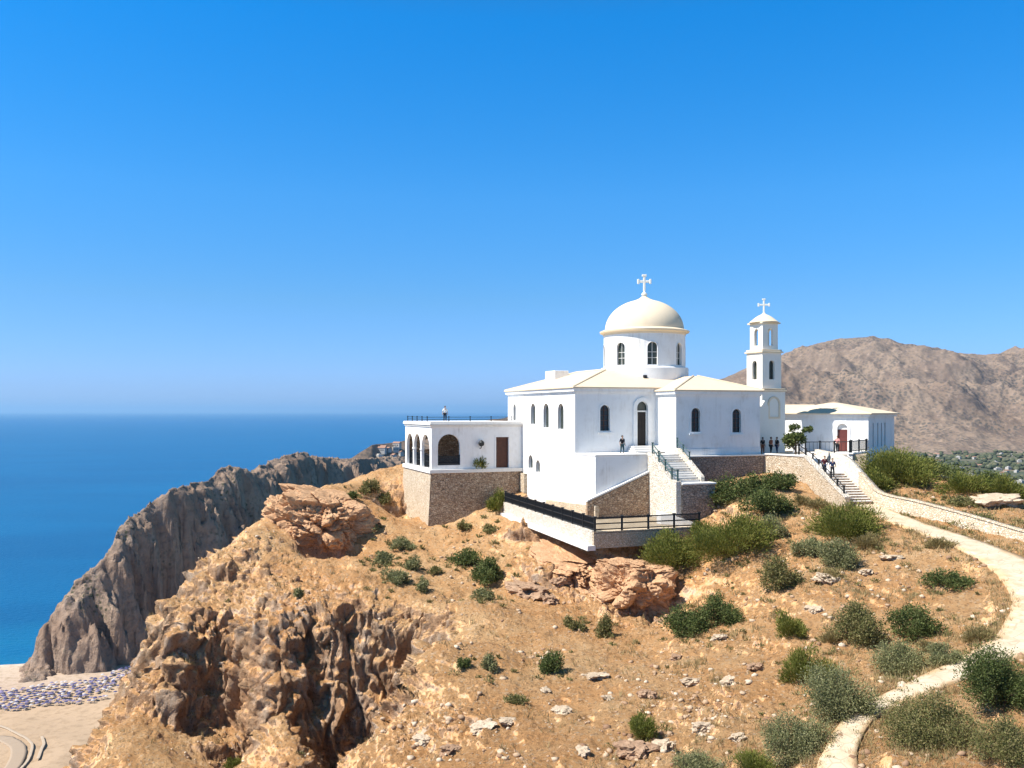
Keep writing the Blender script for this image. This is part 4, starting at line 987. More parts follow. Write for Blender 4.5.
# older rear part of the annex, left
lk = empty('annex_link', (33.5, 102.5, -6), 0, 'plain white link building with flat cream roof behind the annex', 'building')
mb = MB(); mb.box(-4.2, 3.0, 0, 5.0, -6, -.15); mb.build('wall', M['white'], lk)
mb = MB(); mb.box(-4.5, 3.3, -.3, 5.3, -.147, .12); mb.add([(-4.5,-.3,.122),(3.3,-.3,.122),(3.3,5.3,.122),(-4.5,5.3,.122),(-2.5,2.2,.75),(1.6,2.2,.75)], [(0,1,5,4),(1,2,5),(2,3,4,5),(3,0,4)]); mb.build('roof', M['roof'], lk)
# walkway block in front of the annex
wk = empty('walkway_terrace', (NX, NY, -7.6), NA, 'white walkway terrace in front of the annex with a shaded end wall', 'terrace')
mb = MB(); mb.box(-5.0, -.02, -5.6, -.003, -7.6, FZ+.06); mb.build('wall', M['white'], wk)
mb = MB(); mb.box(-.42, .1, -5.75, -.1, FZ+.063, FZ+.2); mb.build('coping', M['white'], wk)
def an2w(x, y, z): c_, s_ = math.cos(NA), math.sin(NA); return (NX+x*c_-y*s_, NY+x*s_+y*c_, z)
railing('iron_railing', 'dark iron railing on the walkway end wall below the annex corner', [an2w(-.15,-5.6,FZ+.2), an2w(-.15,-.2,FZ+.2)], 1.15, M['iron'], balus=.2, post=2.6, thick=1.5)
M['white_iron'] = plain('white_painted_iron', (.55,.56,.58), .5)
railing('lattice_railing', 'pale lattice railing across the forecourt left of the annex door', [(29.6,94.6,FZ+.02), an2w(-4.9,-5.5,FZ+.07)], 1.2, M['white_iron'], balus=.13, post=2.3, rails=(1.0,.5,.1), thick=1.5)
railing('iron_railing', 'short dark railing in front of the annex door', [an2w(-4.8,-5.55,FZ+.07), an2w(-.3,-5.6,FZ+.2)], 1.1, M['iron'], balus=.4, post=1.6, thick=1.3)

# ================================================================== ARCADE (loggia building on the left)
PV0, PV1 = 14.26, 26.0; PU0 = u_at(431.5, PV0); PZ = -6.35; PT = -1.75
arc = frame_thing('arcade_building', -6.9, 'flat roofed white loggia with open arches at the left end of the church', 'loggia')
ha = hole_v(437.9, 460.2, 434.2, 465.2, PV0); ha = [(p[0], max(p[1], PZ+.01)) for p in ha]
hdz = [(u_at(496,PV0), PZ+.02), (u_at(508.5,PV0), PZ+.02), (u_at(508.5,PV0), z_at(437, -2, PV0)), (u_at(496,PV0), z_at(436.5, -2, PV0))]
mb = MB(); mb.vplane(PV0, .4, rect(PU0, -.004, -6.9, PT), [ha, hdz]); mb.build('wall', M['white'], arc)
# left side: three arches on slim columns
vs = [(PV0+.75, PV0+4.2), (PV0+4.7, PV0+7.6), (PV0+8.1, PV0+11.0)]
hs_ = [arch(a, b, PZ+.0, PZ+3.75-.02*i, 12) for i, (a, b) in enumerate(vs)]
mb = MB(); mb.uplane(PU0, .32, rect(PV0+.4, PV1, -6.9, PT), hs_); mb.build('arcade_wall', M['white'], arc)
for a, b in ((PV0+4.2, PV0+4.7), (PV0+7.6, PV0+8.1)):
    mb = MB(); c_ = (a+b)/2; mb.lathe([(.30,PZ+1.95),(.30,PZ+2.1),(.2,PZ+2.14)], (PU0+.16, c_), 12); mb.build('capital', M['white'], arc, True, autosm=30)
mb = MB(); mb.box(PU0+.323, -.01, PV0+.403, PV1, -6.9, PZ); mb.build('floor', M['paving'], arc)
h2 = arch(-8.4, -7.0, PZ+1.7, PZ+3.0, 8)
mb = MB(); mb.vplane(PV1-.35, .35, rect(PU0+.323, -.01, PZ+.002, PT-.003), [h2]); mb.build('rear_wall', M['rubble'], arc)  # dark stone colour stands in for the shade inside the loggia
mb = MB(); mb.box(PU0-.12, -.005, PV0-.14, PV1+.1, PT+.001, PT+.2); mb.box(PU0-.24, -.005, PV0-.28, PV1+.22, PT+.203, PT+.42); mb.build('cornice', M['white_old'], arc, bevel=.03)
mb = MB(); mb.box(PU0-.18, -.006, PV0-.2, PV1+.2, PT+.423, PT+.56); mb.build('roof', M['white_old'], arc)
dd = MB(); dd.vplane(PV0-.05, .16, [(hdz[0][0]-.16,PZ+.02),(hdz[0][0],PZ+.02),(hdz[0][0],hdz[2][1]),(hdz[1][0],hdz[2][1]),(hdz[1][0],PZ+.02),(hdz[1][0]+.16,PZ+.02),(hdz[1][0]+.16,hdz[2][1]+.16),(hdz[0][0]-.16,hdz[2][1]+.16)]); do = dd.build('door', M['white'], arc)
mb = MB(); mb.box(hdz[0][0]+.01, hdz[1][0]-.01, PV0+.2, PV0+.27, PZ+.03, hdz[2][1]-.01)
for z0, z1 in ((.2,1.2),(1.35,2.5)): mb.box(hdz[0][0]+.15, hdz[1][0]-.15, PV0+.175, PV0+.197, PZ+z0, PZ+z1)
mb.build('leaf', M['wood'], do)
lu_ = u_at(480.5, PV0); lz_ = z_at(447, lu_, PV0)
mb = MB(); mb.tube([(lu_-.05,PV0-.003,lz_-.15),(lu_-.05,PV0-.35,lz_-.1),(lu_-.05,PV0-.45,lz_+.15)], .05, 6); mb.lathe([(.12,lz_+.1),(.3,lz_+.2),(.34,lz_+.5),(.18,lz_+.7),(.05,lz_+.8)], (lu_-.05, PV0-.45), 10); mb.build('wall_lamp', M['iron'], arc)
railing('iron_railing', 'black iron railing inside the side arches of the loggia', [lw(PU0+.5,PV0+.6,PZ), lw(PU0+.5,PV1-.6,PZ)], 1.45, M['iron'], balus=.09, post=3.6, rails=(1.0,.5,.08), thick=2.2)
railing('iron_railing', 'black iron railing across the front arch of the loggia', [lw(ha[0][0],PV0+.2,PZ), lw(ha[1][0],PV0+.2,PZ)], 1.4, M['iron'], balus=.065, post=2.6, rails=(1.0,.5,.08), thick=2.2)
railing('iron_railing', 'thin dark railing along the flat roof of the loggia', [lw(PU0+.2,PV1-.4,PT+.56), lw(PU0+.2,PV0+2.5,PT+.56), lw(-.3,PV0+2.5,PT+.56)], .5, M['iron'], balus=0, post=2.4, rails=(1.0,.5))
# battered retaining walls under the loggia
rw = frame_thing('retaining_wall', -13.8, 'tall rubble retaining wall under the white loggia, with its sunlit left face coloured paler', 'stone wall')
bt_ = .55; z0_, z1_ = -14.2, PZ-.42
pu = PU0-.12; pv_ = PV0-.16; ue = u_at(529, PV0)
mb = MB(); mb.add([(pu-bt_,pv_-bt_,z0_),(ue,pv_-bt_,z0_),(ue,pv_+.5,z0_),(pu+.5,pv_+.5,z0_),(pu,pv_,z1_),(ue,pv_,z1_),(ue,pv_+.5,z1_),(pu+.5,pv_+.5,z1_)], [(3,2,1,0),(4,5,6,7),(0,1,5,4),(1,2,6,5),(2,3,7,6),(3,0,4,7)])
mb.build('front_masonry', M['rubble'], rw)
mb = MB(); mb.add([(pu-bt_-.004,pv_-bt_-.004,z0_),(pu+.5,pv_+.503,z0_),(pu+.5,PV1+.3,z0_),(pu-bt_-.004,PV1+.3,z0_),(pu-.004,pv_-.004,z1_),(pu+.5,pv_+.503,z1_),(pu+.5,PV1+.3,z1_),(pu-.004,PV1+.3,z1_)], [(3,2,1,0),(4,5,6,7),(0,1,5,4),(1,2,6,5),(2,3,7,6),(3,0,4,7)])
mb.build('side_masonry', M['pale_rubble'], rw)  # same stone as the front, its sunlight put into a lighter colour
mb = MB(); mb.box(pu-.15, -.02, pv_-.16, pv_+.55, z1_+.003, PZ-.02); mb.build('coping', M['white_old'], rw, bevel=.03)
mb = MB(); mb.box(pu-.15, pu+.6, pv_+.555, PV1+.3, z1_+.003, PZ+.03); mb.build('coping', M['white'], rw, bevel=.03)
qv = frame_thing('stone_pier', -11.5, 'short pale stone pier between the loggia wall and the church', 'stone wall')
mb = MB(); mb.box(u_at(530, PV0-1.4), -.37, PV0-1.6, PV0+.2, -11.5, PZ-.6); mb.build('masonry', M['pale_rubble'], qv)
# ================================================================== ROCKS
def rock_mesh(name, rad, seed, sub=5, blocky=.28, mat=None, flat=.0):
    bm = bmesh.new(); bmesh.ops.create_icosphere(bm, subdivisions=sub, radius=1.0)
    P = np.array([v.co[:] for v in bm.verts]); n = P.copy()
    q = P*np.array(rad)
    s_ = max(rad)
    cv, ce = worley_cell(q[:,0]/(s_*.5)+seed*3.1, q[:,1]/(s_*.5), q[:,2]/(s_*.34), seed)
    cv2, ce2 = worley_cell(q[:,0]/(s_*.2)+seed*1.7, q[:,1]/(s_*.2), q[:,2]/(s_*.13), seed+5)
    d = 1+fbm(n[:,0]*1.3+seed, n[:,1]*1.3, n[:,2]*1.3, 3, seed)*.38+(cv-.5)*blocky*1.6*np.minimum(ce*14, 1)-np.exp(-ce*14)*blocky*.5
    d += (cv2-.5)*blocky*.55*np.minimum(ce2*10, 1)-np.exp(-ce2*10)*blocky*.2+fbm(n[:,0]*6, n[:,1]*6, n[:,2]*11, 4, seed+9, ridge=True)*.07*(1 if sub > 3 else 0)
    q = q*d[:,None]
    if flat: q[:,2] = np.where(q[:,2] > rad[2]*flat, rad[2]*flat+(q[:,2]-rad[2]*flat)*.25, q[:,2])
    for v, p in zip(bm.verts, q): v.co = p
    me = bpy.data.meshes.new(name); bm.to_mesh(me); bm.free(); me.materials.append(mat or M['hillside'])
    return me
def rock_mat(name, a, b, dark):
    k = Mat(name); c = k.coord(); n1 = k.noise(c, 1.1, 7, .7); n2 = k.noise(c, 7, 5, .7); n3 = k.noise(k.coord('Object', (1,1,3.5)), .9, 6, .7)
    col = k.mix(k.rng(n1, .35, .65), a, b); col = k.mix(k.rng(n3, .52, .66, 0, .7), col, tuple(min(1, x*1.35) for x in b)); col = k.mix(k.rng(n2, .5, .3, 0, .75), col, dark)
    return k.fin(col, .97, k.bump(n2, 1.0, .1, k.bump(n3, .6, .15)), .1)
M['crag'] = rock_mat('crag_rock', (.49,.275,.145), (.57,.355,.205), (.24,.13,.07))
M['limestone'] = rock_mat('pale_limestone', (.50,.385,.27), (.58,.47,.345), (.27,.18,.115))
M['brown_rock'] = rock_mat('brown_rock', (.33,.20,.125), (.43,.29,.19), (.16,.095,.06))
def crag(px, py, Y, rad, seed, rz, tilt, label, flat=0.):
    o = link('rock_outcrop', rock_mesh('rock_outcrop', rad, seed, 6, .20, M['crag'], flat), None, W(px, py, Y)); o.rotation_euler = (tilt[0], tilt[1], rz)
    return tag(o, label, 'rock')
crag(322, 523, 92.5, (4.7,4.5,3.6), 3, -.25, (.05,.30), 'big brown overhanging crag on the left shoulder of the hill, below the loggia', .8)
crag(634, 587, 71.8, (3.4,2.9,3.2), 8, .3, (0,.12), 'large blocky crag under the right half of the lookout terrace', .5)
crag(567, 566, 80.0, (6.3,2.4,1.9), 12, -1.28, (0,.12), 'long rugged rock ledge under the left edge of the lookout terrace', .5)
crag(700, 580, 73.5, (1.9,1.6,1.3), 15, 0, (0,0), 'small brown rock between the bushes right of the lookout crag')
BO = [(829,582,30,'L',.45,'broad pale flat boulder in the middle of the right hand slope'),(815,613,19,'L',.5,'pale stone just below the broad flat boulder on the right slope'),
 (596,680,32,'L',.25,'flat pale slab set in the bare slope below the lookout crag'),(480,731,28,'L',.25,'flat whitish slab low on the slope, lower centre of the picture'),
 (509,724,24,'L',.3,'flat pale slab right beside the whitish slab on the lower slope'),(647,698,20,'B',.6,'dark jagged stone left of the rubble on the lower slope'),
 (637,757,36,'B',.6,'dark brown boulder at the bottom edge, left of the yellow green bush'),(664,752,26,'L',.7,'tall pale boulder touching the dark boulder at the bottom edge'),
 (583,755,18,'L',.6,'lone rounded pale stone at the bottom centre edge'),(691,686,20,'L',.6,'pale rounded stone at the top of the rubble patch'),
 (703,733,24,'L',.6,'pale boulder at the right of the rubble patch low on the slope'),(727,686,18,'L',.6,'whitish stone alone on the slope right of the rubble patch'),
 (531,596,46,'B',.4,'long layered brown ledge left of the lookout crag'),(549,604,18,'B',.7,'small dark rock at the right end of the layered ledge'),
 (608,700,16,'L',.3,'small flat pale stone below the pale slab'),(563,714,22,'L',.3,'flat cream stone between the two lower slabs'),
 (1003,506,46,'L',.4,'pale jagged outcrop on the right mound behind the path wall'),(545,692,15,'L',.3,'little flat pale stone above the lower slabs'),
 (718,640,16,'L',.5,'small whitish stone on the slope under the dark round bushes'),(755,672,18,'B',.6,'reddish stone left of the little yellow shrub'),
 (866,575,16,'L',.5,'small pale stone near the path bend'),(893,560,20,'L',.35,'flat pale stone below the retaining side of the path'),
 (560,585,18,'B',.7,'blocky brown stone fallen below the ledge'),(450,755,26,'B',.5,'brown boulder at the bottom edge beside the gully'),
 (424,742,22,'L',.5,'pale boulder on the right rim of the gully'),(676,660,14,'B',.6,'small brown stone below the lookout crag'),
 (738,741,18,'L',.6,'pale stone beside the grey bush at the bottom'),(846,610,14,'B',.6,'small dark stone left of the grey round bush')]
for i, (px, py, wpx, mt, fl, lab) in enumerate(BO):
    g = ground_px(px, py-2); s_ = wpx*g.y/F/2
    o = link('boulder', rock_mesh('boulder', (s_, s_*.8, s_*fl), 20+i, 4, .34, M['limestone' if mt == 'L' else 'brown_rock'], .6), None, (g.x, g.y+s_*.4, g.z+s_*fl*.25)); o.rotation_euler = (random.uniform(-.2,.2), random.uniform(-.2,.2), random.uniform(0,6))
    tag(o, lab, 'boulder')
# loose rubble: nobody could count it
vis = (np.abs(PXg-512) < 560) & (PYg > 470) & (PYg < 800) & (pd-pw > -.3) & (GY < 105)
inb = (LU > -4.6) & (LU < 19.5) & (LV > -13.8) & (LV < 20) & ~((LU > 9.6) & (LV < -4.6)) & ~((LU > 5.9) & (LV < -10))
vis &= ~inb & ~((LU > -11.5) & (LU < 1) & (LV > 13) & (LV < 27)) & ~((GX > 24.5) & (GX < 34) & (GY > 79.5))
Nn = normals(GX, GY, GZ)
cell = np.gradient(GX, axis=1)*np.gradient(GY, axis=0)
def pick(weight, n, rng):
    w_ = np.where(vis, weight*np.abs(cell)*(40./GY)**.7, 0).ravel(); c_ = np.cumsum(w_); r_ = rng.random(n)*c_[-1]
    return np.searchsorted(c_, r_)
clump = sstep(.1, .5, fbm(GX/3.5, GY/3.5, 1, 3, 301))*.97+.03
rub_w = clump+.9*np.exp(-((pd-pw-.1)/.5)**2)+1.6*np.exp(-((PXg-700)/60)**2-((PYg-715)/35)**2)+.8*np.exp(-((PXg-850)/60)**2-((PYg-585)/25)**2)+.8*np.exp(-((PXg-440)/50)**2-((PYg-740)/30)**2)
ii = pick(rub_w, 3000, RNG); G3 = GRID.reshape(-1, 3)
bm = bmesh.new(); bmesh.ops.create_icosphere(bm, subdivisions=1, radius=1); bm.verts.ensure_lookup_table()
IV = np.array([v.co[:] for v in bm.verts]); IF = np.array([[v.index for v in f.verts] for f in bm.faces]); bm.free()
n = len(ii); sz = (.045+.20*RNG.random(n)**3.2)[:,None,None]*np.array([1,.85,.62])
jit = 1+(RNG.random((n, len(IV), 1))-.5)*.7
th = RNG.random(n)*6.28; c_, s_ = np.cos(th), np.sin(th)
V_ = IV[None]*jit*sz*(1+.4*(RNG.random((n,1,3))-.5))
V_ = np.stack([V_[...,0]*c_[:,None]-V_[...,1]*s_[:,None], V_[...,0]*s_[:,None]+V_[...,1]*c_[:,None], V_[...,2]], -1)+G3[ii][:,None]+np.array([0,0,.02])
k = Mat('rubble_stone'); g = k.n('ShaderNodeNewGeometry'); col = k.ramp(g.outputs['Random Per Island'], (0,(.24,.14,.085)),(.45,(.40,.27,.17)),(.8,(.52,.40,.28)),(1,(.60,.50,.38)))
M['stones'] = k.fin(k.mix(k.rng(k.noise(k.coord(), 9, 4), .5, .3, 0, .5), col, (.2,.12,.08)), .97, None, .1)
o = link('rubble', mesh_np('rubble', V_.reshape(-1,3), (IF[None]+(np.arange(n)*len(IV))[:,None,None]).reshape(-1,3), M['stones'])); tag(o, kind='stuff')

# ================================================================== PLANTS
def leaf_mat(name, cols, trans=.25):
    k = Mat(name); g = k.n('ShaderNodeNewGeometry'); r_ = g.outputs['Random Per Island']
    col = k.ramp(r_, *[(i/(len(cols)-1), q) for i, q in enumerate(cols)])
    k.fin(col, .75, None, .2)
    tr = k.n('ShaderNodeBsdfTranslucent'); k.l(col, tr.inputs['Color']); mx = k.n('ShaderNodeMixShader'); mx.inputs[0].default_value = trans
    k.l(k.b.outputs[0], mx.inputs[1]); k.l(tr.outputs[0], mx.inputs[2]); k.l(mx.outputs[0], k.out.inputs['Surface'])
    return k.m
LEAF = {'G': leaf_mat('bright_green_leaf', [(.075,.095,.015),(.13,.15,.025),(.19,.195,.04),(.25,.23,.065)]),
        'D': leaf_mat('dark_green_leaf', [(.045,.065,.017),(.08,.108,.028),(.12,.145,.042),(.17,.18,.07)]),
        'S': leaf_mat('silver_leaf', [(.12,.13,.05),(.19,.20,.085),(.26,.255,.12),(.33,.30,.155)]),
        'Y': leaf_mat('dry_yellow_leaf', [(.16,.13,.045),(.26,.20,.085),(.34,.26,.12),(.17,.16,.05)]),
        'O': leaf_mat('olive_leaf', [(.095,.10,.03),(.155,.155,.05),(.215,.19,.075),(.28,.225,.105)])}
M['bark'] = plain('grey_bark', (.13,.095,.065), .9, 0, .1, .3)
def leaves(centers, radii, N, ls, lw_, rng, up=.0, base=None):
    """N leaf faces spread through lobes; returns verts, quads"""
    r3 = np.array([a*b*c for a, b, c in radii]); pr = r3**.7/np.sum(r3**.7); li = rng.choice(len(centers), N, p=pr)
    d = rng.normal(size=(N,3)); d /= np.linalg.norm(d, axis=1)[:,None]; rad = (rng.random(N)**.45)[:,None]
    C_ = np.asarray(centers)[li]+d*rad*np.asarray(radii)[li]*(1+.18*rng.normal(size=(N,1)))
    ax = d+rng.normal(size=(N,3))*.7
    if up: ax = ax*(1-up)+up*((C_-np.asarray(base))/np.linalg.norm(C_-np.asarray(base), axis=1)[:,None]*1.4+rng.normal(size=(N,3))*.25)
    ax /= np.linalg.norm(ax, axis=1)[:,None]; sd_ = np.cross(ax, rng.normal(size=(N,3))); sd_ /= np.linalg.norm(sd_, axis=1)[:,None]
    L = (ls*(.6+.8*rng.random(N)))[:,None]; Wd = (lw_*(.6+.8*rng.random(N)))[:,None]
    q = np.stack([C_-ax*L*.5, C_+sd_*Wd*.5, C_+ax*L*.5, C_-sd_*Wd*.5], 1)
    return q
def shrub(px, py, wpx, hpx, typ, label, g=None, name='shrub', dens=1.0, lift=0., grass=False):
    rng = np.random.default_rng(int(px*13+py*7)); g = g or ground_px(px, py)
    sc = g.y/F; r_ = wpx*sc/2*1.36; h = hpx*sc*(1.08 if typ == 'G' else .92)
    y = g.y+r_*.55; gz = ground_xy(g.x, y).z if lift == 0 else g.z
    gz = min(gz, g.z+.35*h)
    root = empty(name, (g.x, y, gz-.05), 0, label, 'shrub' if name == 'shrub' else 'plant')
    nl = int(np.clip(8+wpx*.55, 9, 42)); C_ = []; R_ = []
    ea, eb, er = rng.uniform(.85, 1.2), rng.uniform(.75, 1.05), rng.random()*3.14
    for i in range(nl):
        a = rng.random()*6.28; q = rng.random()**.5; el_ = rng.uniform(.05, 1.0)*(.6+.4*math.cos(a-er)*q+.4*(1-q))
        cr = .74*q*math.sqrt(max(.05, 1-(el_*.85)**2))*rng.uniform(.8, 1.18); s_ = rng.uniform(.15, .40)
        C_.append((r_*cr*math.cos(a)*ea, r_*cr*math.sin(a)*eb, h*(.10+.60*el_))); R_.append((r_*s_, r_*s_, max(h*s_*.85, .05)))
    C_.append((0,0,h*.33)); R_.append((r_*.48, r_*.45, h*.30))
    ls = max(.06, 2.0*sc); lw_ = ls*.6
    if typ == 'G': ls *= 1.5; lw_ *= .6
    if typ == 'S': ls *= 1.0; lw_ *= .8
    if typ == 'Y': ls *= 1.5; lw_ *= .5
    N = int(np.clip(wpx*hpx*.78*sc*sc/(ls*lw_*.5)*7.5*dens, 200, 24000))
    if typ == 'Y': N = int(N*.6)
    q = leaves(C_, R_, N, ls, lw_, rng, .75 if typ in 'GY' else .3, (0,0,-h*.35))
    q = q[q[:,:,2].min(1) > -.12*h-.05]
    lo = link('foliage', mesh_np('foliage', q.reshape(-1,3), np.arange(len(q)*4).reshape(-1,4), LEAF[typ]), root)
    mb = MB()
    for i in range(min(nl, 14)):
        c_ = Vector(C_[i]); b = Vector((c_.x*.12, c_.y*.12, -.12)); mb.tube([b, b.lerp(c_, .5)+Vector((0,0,.08*h)), c_], [max(.02,.022*r_), .015*max(r_,.7), .006], 4, False)
    st_ = bpy.data.meshes.new('stem'); st_.from_pydata(mb.v, [], mb.f); st_.materials.append(M['bark']); link('stem', st_, root)
    return root
SH = [
 (737,566,72,50,'G','big bright green broom bush right of the lookout terrace railing'),
 (674,581,54,40,'G','bright green bush overhanging the right end of the lookout crag'),
 (690,636,40,36,'D','dark green bush in the shade at the foot of the lookout crag'),
 (723,626,38,42,'D','round dark bush just right of the shaded bush below the lookout crag'),
 (724,505,36,34,'D','dark bush right beside the landing of the terrace stairs'),
 (753,496,34,27,'D','dark bush under the brown wall of the right wing'),
 (783,491,34,23,'D','low dark bush at the foot of the pale rubble wall'),
 (769,516,40,36,'D','rounded dark bush between the right wing and the broom bush'),
 (776,539,28,28,'S','grey green bush below the rounded dark bush'),
 (857,543,66,42,'G','wide bright green bush just left of the foot of the lower stairs'),
 (813,557,36,28,'S','small grey bush left of the twiggy grey bush'),
 (845,569,38,38,'S','twiggy grey bush under the wide green bush by the stairs'),
 (805,505,22,14,'Y','dry yellow tuft against the pale rubble wall'),
 (821,511,22,14,'Y','dry yellowish tuft near the lower stairs'),
 (782,591,34,42,'O','olive yellow bush right of the big broom bush'),
 (956,591,38,24,'D','low green bush inside the bend of the path'),
 (871,646,50,52,'O','large olive grey bush in the middle of the right slope'),
 (919,636,42,42,'D','dark green bush touching the large olive bush'),
 (793,638,32,28,'G','small yellow green bush alone on the slope under the flat boulder'),
 (835,644,22,20,'Y','little yellow bush left of the large olive bush'),
 (814,682,44,38,'G','green bush behind the big silver bushes, lower right'),
 (843,722,66,72,'S','tall silver bush beside the lower path'),
 (806,758,62,58,'S','wide silver bush at the bottom, left of the lower path'),
 (909,677,46,46,'S','silver bush above the lower stretch of path'),
 (950,664,34,28,'S','pale silver bush right of the other silver bush above the path'),
 (986,641,28,24,'Y','yellow grass clump by the inner edge of the path bend'),
 (952,748,90,68,'O','very wide olive bush on the outer side of the lower path'),
 (1010,716,62,84,'D','tall dark bush at the right edge of the picture'),
 (1014,766,48,52,'O','olive bush in the bottom right corner'),
 (912,487,74,38,'G','long green bush on the mound right of the annex'),
 (975,497,44,24,'G','green bush on the crest of the right mound'),
 (1018,500,36,24,'G','green bush on the mound at the right edge'),
 (935,478,60,26,'D','dark green bush behind the long green bush on the right mound'),
 (1000,484,52,22,'D','dark bush behind the crest bushes at the far right'),
 (896,473,40,22,'D','dark bush against the annex end wall'),
 (883,489,34,20,'G','low green bush at the foot of the annex end wall'),
 (970,506,28,15,'O','small olive bush below the mound crest'),
 (945,513,22,13,'Y','dry tuft behind the path wall'),
 (986,526,48,18,'O','low olive scrub along the outer side of the path wall'),
 (944,548,26,16,'Y','dry tuft beside the upper path'),
 (643,740,30,30,'G','bright small bush near the dark boulder at the bottom'),
 (551,674,24,30,'D','single dark green bush in the middle of the bare slope'),
 (462,668,15,15,'D','small dark bush near the gully rim'),
 (489,671,18,20,'S','small dry grey bush beside the gully rim bush'),
 (517,704,24,10,'O','low olive tuft on the lower bare slope'),
 (571,629,20,18,'O','small olive bush left below the lookout crag'),
 (606,636,18,26,'O','narrow olive bush against the foot of the lookout crag'),
 (465,565,32,20,'D','low dark green bush below the loggia wall'),
 (485,588,32,32,'D','round dark green bush, largest below the loggia wall'),
 (481,599,22,16,'S','grey bush tucked under the round dark bush'),
 (423,591,15,18,'S','small grey bush on the shoulder left of the round dark bush'),
 (400,551,28,17,'S','topmost grey bush in the group below the loggia corner'),
 (382,566,20,17,'S','leftmost grey bush in the group below the loggia corner'),
 (394,582,28,22,'S','lowest grey bush in the group below the loggia corner'),
 (410,569,20,18,'S','right hand grey bush in the group below the loggia corner'),
 (496,513,22,22,'G','green bush where the loggia wall meets the lookout terrace'),
 (462,531,18,13,'O','little olive bush at the foot of the loggia wall'),
 (487,534,18,13,'O','low olive bush left of the lookout parapet'),
 (369,494,20,18,'O','olive bush on the skyline left of the loggia'),
 (384,505,14,17,'O','small olive bush just left of the pale retaining wall'),
 (350,501,13,11,'D','small dark bush on top of the overhanging crag'),
 (370,531,16,12,'S','small grey tuft right of the overhanging crag'),
 (297,599,10,13,'S','lone grey tuft on the bare rock of the left shoulder'),
 (230,769,20,13,'G','green tuft at the bottom edge below the cliff'),
 (701,776,52,28,'S','grey green bush cut off by the bottom edge'),
 (759,778,50,22,'G','yellow green bush cut off by the bottom edge'),
 (433,575,12,10,'O','tiny olive tuft on the slope under the loggia corner'),
 (705,540,28,24,'G','green bush at the right end of the lookout parapet'),
 (835,580,26,14,'Y','dry grass clump under the twiggy grey bush'),
 (872,548,30,22,'Y','straw coloured grass clump right of the wide green bush'),
 (930,655,20,18,'Y','straw clump between the silver bushes above the path')]
for q in SH: shrub(*q)
# plants at the loggia wall
gp = Vector(lw(u_at(476, PV0), PV0-.35, PZ+.0)); shrub(476, 465, 19, 15, 'G', 'green plant growing against the front wall of the loggia', gp, 'plant', lift=1)
# small tree on the forecourt
def tree(loc, h, r_, label):
    rng = np.random.default_rng(5); t = empty('tree', loc, 0, label, 'tree'); mb = MB()
    C_ = []; R_ = []
    mb.tube([(0,0,-.2),(.05,0,h*.25),(-.05,.05,h*.5)], [.11,.085,.06], 7)
    for i in range(17):
        a = rng.random()*6.28; q = rng.uniform(.15,.8); z = rng.uniform(.32,.92)*h; e = Vector((r_*q*math.cos(a)*(1.15-z/h*.5), r_*q*math.sin(a), z))
        mb.tube([(0,0,h*rng.uniform(.15,.4)), e*.55+Vector((0,0,z*.08)), e], [.05,.03,.01], 5); s_ = rng.uniform(.2,.36); C_.append(e[:]); R_.append((r_*s_,r_*s_,r_*s_*.9))
    C_.append((r_*.95, 0, h*.80)); R_.append((r_*.35, r_*.3, r_*.22)); mb.tube([(0,0,h*.4),(r_*.5,0,h*.66),(r_*.95,0,h*.8)], [.05,.03,.01], 5)
    tk = mb.build('trunk', M['bark'], None, base=(0,0,0)); tk.parent = t
    q = leaves(C_, R_, 2600, .26, .15, rng); link('crown', mesh_np('crown', q.reshape(-1,3), np.arange(len(q)*4).reshape(-1,4), LEAF['D']), t)
tree((27.9, 88.6, FZ), 3.3, 1.35, 'small bushy green tree at the top of the lower stairs')
# low scrub around the bushes, nobody could count it
sw = np.zeros(GX.shape)
for q in SH: sw += np.exp(-((PXg-q[0])/(q[2]*.75))**2-((PYg-q[1]+q[3]*.15)/(q[3]*.5+4))**2)
ii = pick(np.minimum(sw, 1.5)+.004, 900, RNG); q_ = []
for i_ in ii:
    p = G3[i_]; sc = p[1]/F; rr_ = RNG.uniform(.12, .42); n_ = int(18+60*rr_)
    q_.append(leaves([(0,0,rr_*.5),(rr_*.5,0,rr_*.3),(-rr_*.4,rr_*.3,rr_*.35)], [(rr_*.7,rr_*.7,rr_*.5)]*3, n_, max(.08, 3.2*sc), max(.03, 1.0*sc), RNG, .7, (0,0,-rr_*.4))+p)
q_ = np.concatenate(q_); tag(link('low_scrub', mesh_np('low_scrub', q_.reshape(-1,3), np.arange(len(q_)*4).reshape(-1,4), LEAF['O'])), kind='stuff')
# dry grass
gw = sstep(-.1, .35, fbm(GX/4, GY/4, 9, 3, 311))*sstep(.6, .85, Nn[...,2])*(.15+.85*sstep(560, 800, PXg))+.01
gw += 1.5*np.exp(-((pd-pw-.35)/.5)**2)
gw += 1.2*np.exp(-((PXg-950)/90)**2-((PYg-640)/40)**2)*+1.0*np.exp(-((PXg-900)/70)**2-((PYg-690)/30)**2)+1.0*np.exp(-((PXg-930)/90)**2-((PYg-745)/25)**2)
ii = pick(gw, 5500, RNG); B_N = 7; n = len(ii)
p0 = np.repeat(G3[ii], B_N, 0)+RNG.normal(size=(n*B_N,3))*np.array([.10,.10,0]); hh = np.repeat(.14+.26*RNG.random(n)**1.6, B_N)*(.6+.7*RNG.random(n*B_N))
dr_ = RNG.normal(size=(n*B_N,3))*np.array([.4,.4,0])+np.array([0,0,1]); tip = p0+dr_*hh[:,None]; sdv_ = RNG.normal(size=(n*B_N,3))*np.array([1,1,0]); sdv_ /= np.linalg.norm(sdv_, axis=1)[:,None]+1e-6
wd_ = .022*(p0[:,1:2]/45.)
